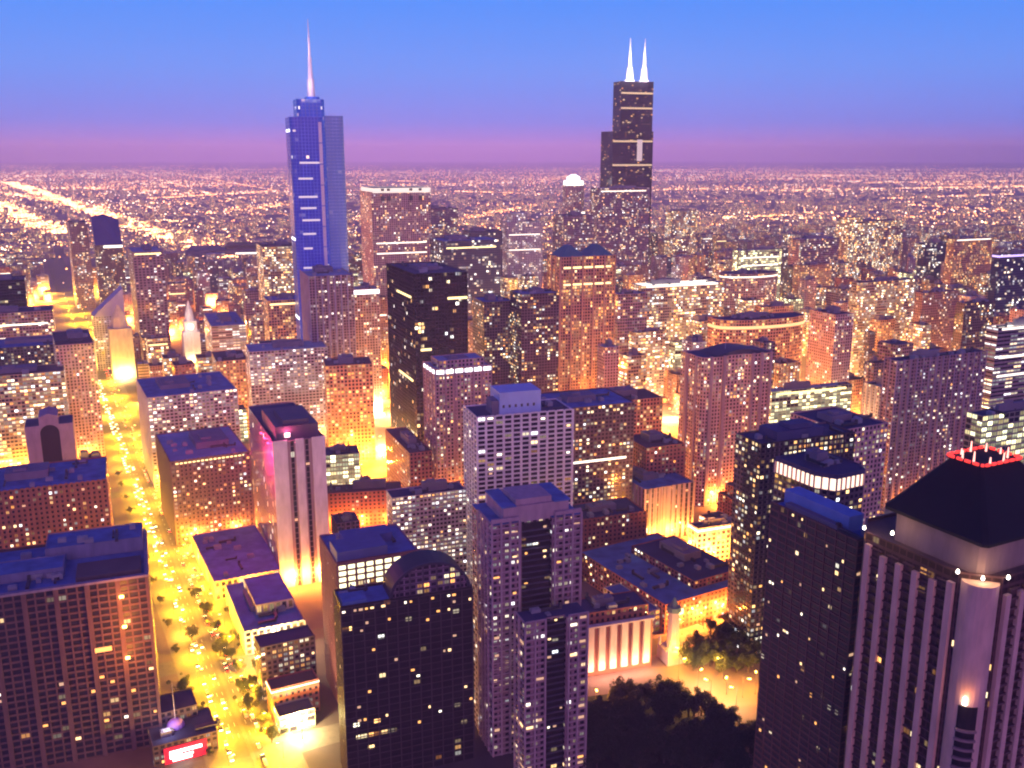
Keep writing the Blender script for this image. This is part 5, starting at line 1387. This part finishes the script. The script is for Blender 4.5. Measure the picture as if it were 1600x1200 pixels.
b = MB(); b.box(w * .06, -1.2, h * .55, w * .2, -.05, h * .72, True); b.build('green_awning', glow('pale_green_light', (.45, .9, .75), 1.0), t)
panes(t, w, d, 0, h, 20, 26, 7, 40, RNG, .5, .5, side=.5)

base_lamps('mall', 5, 46000, SOD, 7)
base_lamps('brickcube', 2, 40000, SOD, 7)
# ------------------------------------------------------------------ smaller blocks
SHAPES = ['flat-roofed', 'stepped', 'ribbed', 'twin-roofed', 'plain', 'banded']
KIND = [('brown_flats', 'brown brick', 'brown'), ('red_brick', 'red brick', 'brown'), ('purple_office', 'plum', 'dark'), ('gold_office', 'gold windowed', 'brown'),
        ('orange_office', 'terracotta', 'brown'), ('grey_flats', 'grey concrete', 'pale'), ('dark_flats', 'dark', 'dark'), ('pink_stone', 'pink stone', 'pale'),
        ('ribbon', 'mauve ribbon-window', 'pale'), ('violet_bays', 'violet', 'blue'), ('navy_glass', 'navy glass', 'blue'), ('lime_office', 'brightly lit', 'dark')]
KW = [8, 4, 7, 10, 9, 4, 5, 5, 4, 4, 3, 3]
MARKS = []
for o in list(COL.objects):
    if o.parent is None and o.get('category') == 'building':
        MARKS.append((o.location.copy(), o.name.split('.')[0].replace('_', ' ')))
used = set()
rb = random.Random(23)
for bi, (x, y, ph, w, d, h) in enumerate(BLOCKS):
    a = R(ph); st, word, rf = KIND[rb.choices(range(len(KIND)), KW)[0]]
    if y > 3200: st, word, rf = rb.choice([KIND[2], KIND[3], KIND[4], KIND[2]])
    shp = SHAPES[rb.randrange(len(SHAPES))]
    size = 'low' if h < 30 else ('mid-height' if h < 70 else 'tall')
    near = sorted(MARKS, key=lambda q: (q[0].x - x) ** 2 + (q[0].y - y) ** 2)
    lab = None
    for q in near[:9]:
        dy, dx = y - q[0].y, x - q[0].x
        rel = 'behind' if dy > abs(dx) * .6 else ('in front of' if dy < -abs(dx) * .6 else 'beside')
        cand = f'{size} {shp} {word} building {rel} the {q[1]}'
        if cand not in used: lab = cand; break
    if lab is None:
        lab = f'{size} {shp} {word} building between the {near[0][1]} and the {near[2][1]}'
    used.add(lab)
    far = y > 2600
    t = root('city_block', (x, y, 0), a, lab, 'building', 'city blocks among and beyond the towers')
    main_h = h * (.72 if shp == 'stepped' else 1)
    shaft(t, st, rect(0, 0, w, d), 0, main_h, rf, 0 if far else .9)
    if shp == 'stepped': shaft(t, st, rect(w * .18, d * .2, w * .8, d * .85), main_h - .9, h, rf, 0 if far else .7, 'upper_wall', 'upper_roof')
    if far: continue
    if shp == 'ribbed':
        bb = MB(); n = max(3, int(w / 5))
        for i in range(n + 1): bb.box(max(-.6, w * i / n - .6), -.6, 0, min(w, w * i / n + .6), .02, h + .3)
        for i in range(1, max(2, int(d / 5)) + 1): c = d * i / max(2, int(d / 5)); bb.box(-.6, c - .6, 0, .02, min(d, c + .6), h + .3)
        bb.build('facade_frame', wallm('rib_' + rf, {'brown': (.24, .15, .13), 'dark': (.12, .09, .12), 'pale': (.42, .36, .38), 'blue': (.30, .24, .32)}[rf]), t)
    if shp == 'twin-roofed':
        for f0 in (.06, .56):
            bb = MB(); bb.box(w * f0, d * .2, h - .9, w * (f0 + .36), d * .7, h + rb.uniform(3, 6)); bb.build('roof_house', M_PENT, t)
    if shp == 'banded': strip(t, w * .05, 0, w * .95, d, h * rb.uniform(.55, .9), 1.8, rb.choice([M_BAND, M_BANDY]), out=.12)
    clutter(t, 1.5, 1.5, w - 1.5, d - 1.5, main_h - .9 if shp != 'stepped' else h - .7, rb, 2 if shp != 'stepped' else 0, shp in ('plain', 'flat-roofed', 'ribbed'))
    if y < 2300 and bi % 3 == 0:
        px_, py_ = x + math.cos(a) * w / 2 + math.sin(a) * 8, y + math.sin(a) * w / 2 - math.cos(a) * 8
        street_lamp(px_, py_, a + math.pi / 2, 70000 if y < 1000 else 480000, rb.choice([SOD, GLD, SOD]), 'street lamp in a lane between city blocks', 'street lamps between the blocks', 1.2)

# ------------------------------------------------------------------ far hall, far roofs and far lights
(hx0, hy0), (hx1, hy1) = HALL
t = root('exhibition_hall', (hx0, hy0, 0), R(12), 'long dark blue exhibition hall with a lit strip, alone beyond the avenue', 'building')
shaft(t, wallm('navy_hall_wall', (.05, .05, .11)), rect(0, 0, 420, 180), 0, 26, 'dark', 0)
b = MB(); b.box(120, 20, 26, 300, 140, 38); b.build('roof_hump', ROOF['slate'], t)
strip(t, 150, -.3, 330, .2, 12, 5, M_BAND)
rf_ = random.Random(77)
def far_roofs():
    b = MB(); m = facade('far_house_walls', (.36, .22, .24), .6, .55, .60, 3.0, tint=GOLD)
    for i in range(11000):
        y = 3000 + 15000 * rf_.random() ** 1.4; x = rf_.uniform(-.62, .62) * y
        if abs((Vector((x, y, 0)) - A0).dot(AU)) < 30 and y < 3600: continue
        w, d, h = rf_.uniform(14, 46), rf_.uniform(12, 40), rf_.uniform(6, 17) if rf_.random() < .93 else rf_.uniform(20, 45)
        a = R(24); c, s = math.cos(a), math.sin(a)
        poly = [(x + c * p - s * q, y + s * p + c * q) for p, q in rect(0, 0, w, d)]
        b.prism(poly, 0, h, 5, 3.4, (i * 7 % 900, i % 300))
    return tag(b.build('far_roofscape', m), 'mass of low far houses and sheds on the plain', None, None, 'stuff')
far_roofs()
def far_lights():
    mats = [('warm', (1, .50, .22), 6.0), ('amber', (1, .36, .10), 6.5), ('white', (1, .68, .44), 6.0)]
    bs = [MB(), MB(), MB()]
    def dot(x, y, s, k, z=9):
        b = bs[k]; n = len(b.v); s = min(s * 1.15, 4.6)
        b.v += [(x - s, y - s, z), (x + s, y - s, z), (x + s, y + s, z), (x - s, y + s, z), (x, y, z + s * 1.3), (x, y, z - s * .7)]
        for i in range(4):
            j = (i + 1) % 4; b.f += [(n + i, n + j, n + 4), (n + j, n + i, n + 5)]; b.uv += [[(0, 0)] * 3] * 2
    a = R(24); ux, uy, vx, vy = math.cos(a), math.sin(a), -math.sin(a), math.cos(a)
    from mathutils import noise
    def ok(x, y):
        if not (y > 2300 and abs(x) < .66 * y and y < 30000): return False
        if y > 13000 and rf_.random() < (y - 13000) / 19000: return False
        n = noise.noise((x / 2600, y / 2000, 3.1)) + .5 * noise.noise((x / 700, y / 500, 7.7))
        return rf_.random() < min(1, max(.10, .62 + n * 1.5))
    # street grid
    for fam in range(2):
        for i in range(-150, 260):
            o = i * 201 + rf_.uniform(-25, 25); major = rf_.random() < .22
            k = 0 if rf_.random() < .5 else 1
            st_ = 42 if major else (84 if fam else 110)
            q = -9000.0
            on = True
            while q < 36000:
                q += st_ * rf_.uniform(.6, 1.5) * (1 + max(0, q) / 9000)
                if rf_.random() < .05: on = not on
                if not on and not major: continue
                x, y = (vx * q + ux * o, vy * q + uy * o) if fam == 0 else (ux * q + vx * o, uy * q + vy * o)
                if ok(x, y): dot(x, y, (1.1 + y / 5200) * rf_.uniform(.5, 1.25) * (1.25 if major else .9), 2 if rf_.random() < .12 else k)
    # clusters: yards, malls, crossings
    for i in range(1000):
        y0 = 2600 + 20000 * rf_.random() ** 1.5; x0 = rf_.uniform(-.63, .63) * y0; k = rf_.choices([0, 1, 2], [4, 3, 3])[0]; sp_ = rf_.uniform(40, 260)
        for j in range(rf_.randrange(6, 26)):
            x, y = x0 + rf_.gauss(0, sp_ * 1.8), y0 + rf_.gauss(0, sp_ * .7)
            if ok(x, y): dot(x, y, (1.2 + y / 4200) * rf_.uniform(.6, 1.4), k if rf_.random() < .8 else rf_.randrange(3))
    # the lit highways
    for hi, (p, q) in enumerate(HIGHWAYS):
        p, q = Vector(p), Vector(q); L_ = (q - p).length; n = min(int(L_ / (7 if hi < 2 else 22)), 2600)
        dv = (q - p).normalized(); nv = Vector((-dv.y, dv.x))
        for i in range(n):
            f = rf_.random(); c = p.lerp(q, f)
            for lane in range(4 if hi < 2 else 2):
                c2 = c + nv * rf_.gauss(0, 34 if hi < 2 else 30) ; 
                if c2.y < 30000 and c2.y > 2300: dot(c2.x, c2.y, (1.3 + c2.y / 4600) * rf_.uniform(.6, 1.3), rf_.choices([0, 1, 2], [4, 6, 1])[0])
    for b, (nm, c, s) in zip(bs, mats):
        tag(b.build('far_city_lights', glow(f'far_{nm}_light', c, s)), f'sea of small {nm} city lights out to the horizon', None, None, 'stuff')
far_lights()

# ------------------------------------------------------------------ cars
def car_meshes():
    prof = [(-2.2, .35), (2.2, .35), (2.25, .85), (1.2, 1.0), (.55, 1.5), (-1.2, 1.5), (-1.9, 1.0), (-2.25, .9)]
    def body(m):
        b = MB()
        for s in (-.9, .9):
            f = [(s * (.8 if z > 1.2 else 1), x, z) for x, z in prof]; b.quad(f if s < 0 else f[::-1])
        for (xa, za), (xb, zb) in zip(prof, prof[1:] + prof[:1]):
            ka, kb = (.8 if za > 1.2 else 1) * .9, (.8 if zb > 1.2 else 1) * .9
            b.quad([(-ka, xa, za), (ka, xa, za), (kb, xb, zb), (-kb, xb, zb)])
        nb = len(b.f)
        for x in (-1.35, 1.35):
            for s in (-.92, .78):
                n = len(b.v); ring = [(x + .33 * math.cos(R(36 * i)), .33 + .33 * math.sin(R(36 * i))) for i in range(10)]
                for p, q in zip(ring, ring[1:] + ring[:1]): b.quad([(s, *p), (s + .14, *p), (s + .14, *q), (s, *q)])
                b.quad([(s, *p) for p in ring]); b.quad([(s + .14, *p) for p in reversed(ring)])
        me = b.mesh('body', m); me.materials.append(wallm('rubber', (.02, .02, .02)))
        for f_ in me.polygons[nb:]: f_.material_index = 1
        return me
    b = MB(); b.box(-.34, 2.2, .5, .34, 2.36, .9, True); hl = b.mesh('headlight', glow('headlight', (1, .80, .42), 20))
    b = MB(); b.box(-.24, -2.33, .65, .24, -2.2, .9, True); tl = b.mesh('taillight', glow('taillight', (1, .05, .03), 16))
    b = MB(); b.quad([(-.68, 1.17, 1.04), (.68, 1.17, 1.04), (.66, .6, 1.47), (-.66, .6, 1.47)]); gl = b.mesh('windscreen', plain('car_glass', (.02, .02, .03), .1))
    return [body(plain(n, c, .35, .2)) for n, c in (('black_car_paint', (.02, .02, .022)), ('silver_car_paint', (.5, .5, .5)), ('white_car_paint', (.75, .75, .73)), ('yellow_cab_paint', (.75, .42, .03)), ('red_car_paint', (.4, .03, .03)))], hl, tl, gl
bodies, HL, TL, WS = car_meshes()
names = ['black', 'silver', 'white', 'yellow', 'red']
rc = random.Random(8)
for i in range(290):
    lane = rc.choice([-11, -7.8, -4.6, 4.6, 7.8, 11]); v = -45 + 1150 * (i + rc.random()) / 290
    ci = rc.choices(range(5), [4, 4, 4, 3, 1])[0]; p = ave(lane, v); toward = lane > 0
    away = not toward
    r = root('car', (p.x, p.y, .004), R(APH) + (0 if lane > 0 else math.pi), f'small {names[ci]} car with lights on driving along the yellow avenue', 'car', 'cars driving along the avenue')
    for me, loc in ((bodies[ci], (0, 0, 0)), (WS, (0, .02, .02)), (HL, (-.55, 0, 0)), (HL, (.55, 0, 0)), (TL, (-.6, 0, 0)), (TL, (.6, 0, 0))):
        o = bpy.data.objects.new(me.name, me); COL.objects.link(o); o.parent = r; o.location = loc

# ------------------------------------------------------------------ trees
def tree_meshes(sd, lobes, n):
    rt = random.Random(sd); b = MB()
    cl = [(rt.gauss(0, 1.9), rt.gauss(0, 1.9), rt.uniform(2.8, 7.6), rt.uniform(1.0, 1.9)) for _ in range(lobes)]
    for i in range(n):
        c = rt.choice(cl); v = Vector((rt.gauss(0, 1), rt.gauss(0, 1), rt.gauss(0, .8))).normalized() * c[3] * rt.uniform(.55, 1.05)
        p = Vector(c[:3]) + v; q = Vector((rt.gauss(0, 1), rt.gauss(0, 1), rt.gauss(0, 1))).normalized(); e = q.orthogonal().normalized(); f = q.cross(e); s = rt.uniform(.12, .30)
        b.quad([p + e * s, p + f * s * .6, p - e * s, p - f * s * .6])
    leaf = plain('leaf_' + str(sd), (.035, .045, .018), .8, 0, .5, .9)
    crown = b.mesh('crown', leaf)
    b = MB(); b.cyl(0, 0, 0, .34, 3.2, .24, 8); b.cyl(0, 0, 3.2, .24, 6.5, .12, 8)
    for c in cl[:5]:
        n0 = Vector((0, 0, 3.0)); p = Vector(c[:3]); s = .09
        b.quad([n0 + Vector((s, 0, 0)), p + Vector((s * .3, 0, 0)), p - Vector((s * .3, 0, 0)), n0 - Vector((s, 0, 0))]); b.quad([n0 + Vector((0, s, 0)), p + Vector((0, s * .3, 0)), p - Vector((0, s * .3, 0)), n0 - Vector((0, s, 0))])
    return crown, b.mesh('trunk', wallm('bark', (.09, .06, .045)))
TREES = [tree_meshes(3, 17, 4200), tree_meshes(9, 20, 4800), tree_meshes(14, 15, 3800)]
def tree(x, y, s, k, label, group):
    r = root('tree', (x, y, 0), rc.uniform(0, 6), label, 'tree', group); r.scale = (s, s, s * rc.uniform(.9, 1.15))
    for me in TREES[k]:
        o = bpy.data.objects.new(me.name, me); COL.objects.link(o); o.parent = r
for i, (x, y) in enumerate(PARK):
    for q in range(4): tree(x + rc.uniform(-11, 11), y + rc.uniform(-9, 9), rc.uniform(1.3, 2.0), (i + q) % 3, 'dark leafy park tree in the square behind the balcony tower', 'trees in the park square')
for i, (x, y) in enumerate(AVENUE_TREES):
    tree(x, y, rc.uniform(.9, 1.35), i % 3, 'dark street tree beside the lit avenue', 'trees along the avenue')
for k in range(14):
    for s_ in (-1, 1):
        p = ave(20.5 * s_, -10 + k * 40 + rc.uniform(-5, 5)); tree(p.x, p.y, rc.uniform(.55, .85), (k + s_) % 3, 'small street tree on the pavement of the avenue', 'pavement trees')

# ------------------------------------------------------------------ evening haze
b = MB(); x0, y0, z0, x1, y1, z1 = -47000, -47000, -1.0, 47000, 47000, 640.0
b.quad([(x0, y0, z0), (x0, y1, z0), (x1, y1, z0), (x1, y0, z0)]); b.box(x0, y0, z0, x1, y1, z1)
hm = bpy.data.materials.new('evening_haze'); hm.use_nodes = True; hm.node_tree.nodes.clear()
ho = hm.node_tree.nodes.new('ShaderNodeOutputMaterial'); hv = hm.node_tree.nodes.new('ShaderNodeVolumePrincipled')
hv.inputs['Color'].default_value = (.96, .92, 1.0, 1); hv.inputs['Density'].default_value = 6.0e-5; hv.inputs['Anisotropy'].default_value = -.67
hm.node_tree.links.new(hv.outputs[0], ho.inputs['Volume'])
tag(b.build('haze', hm), kind='stuff')
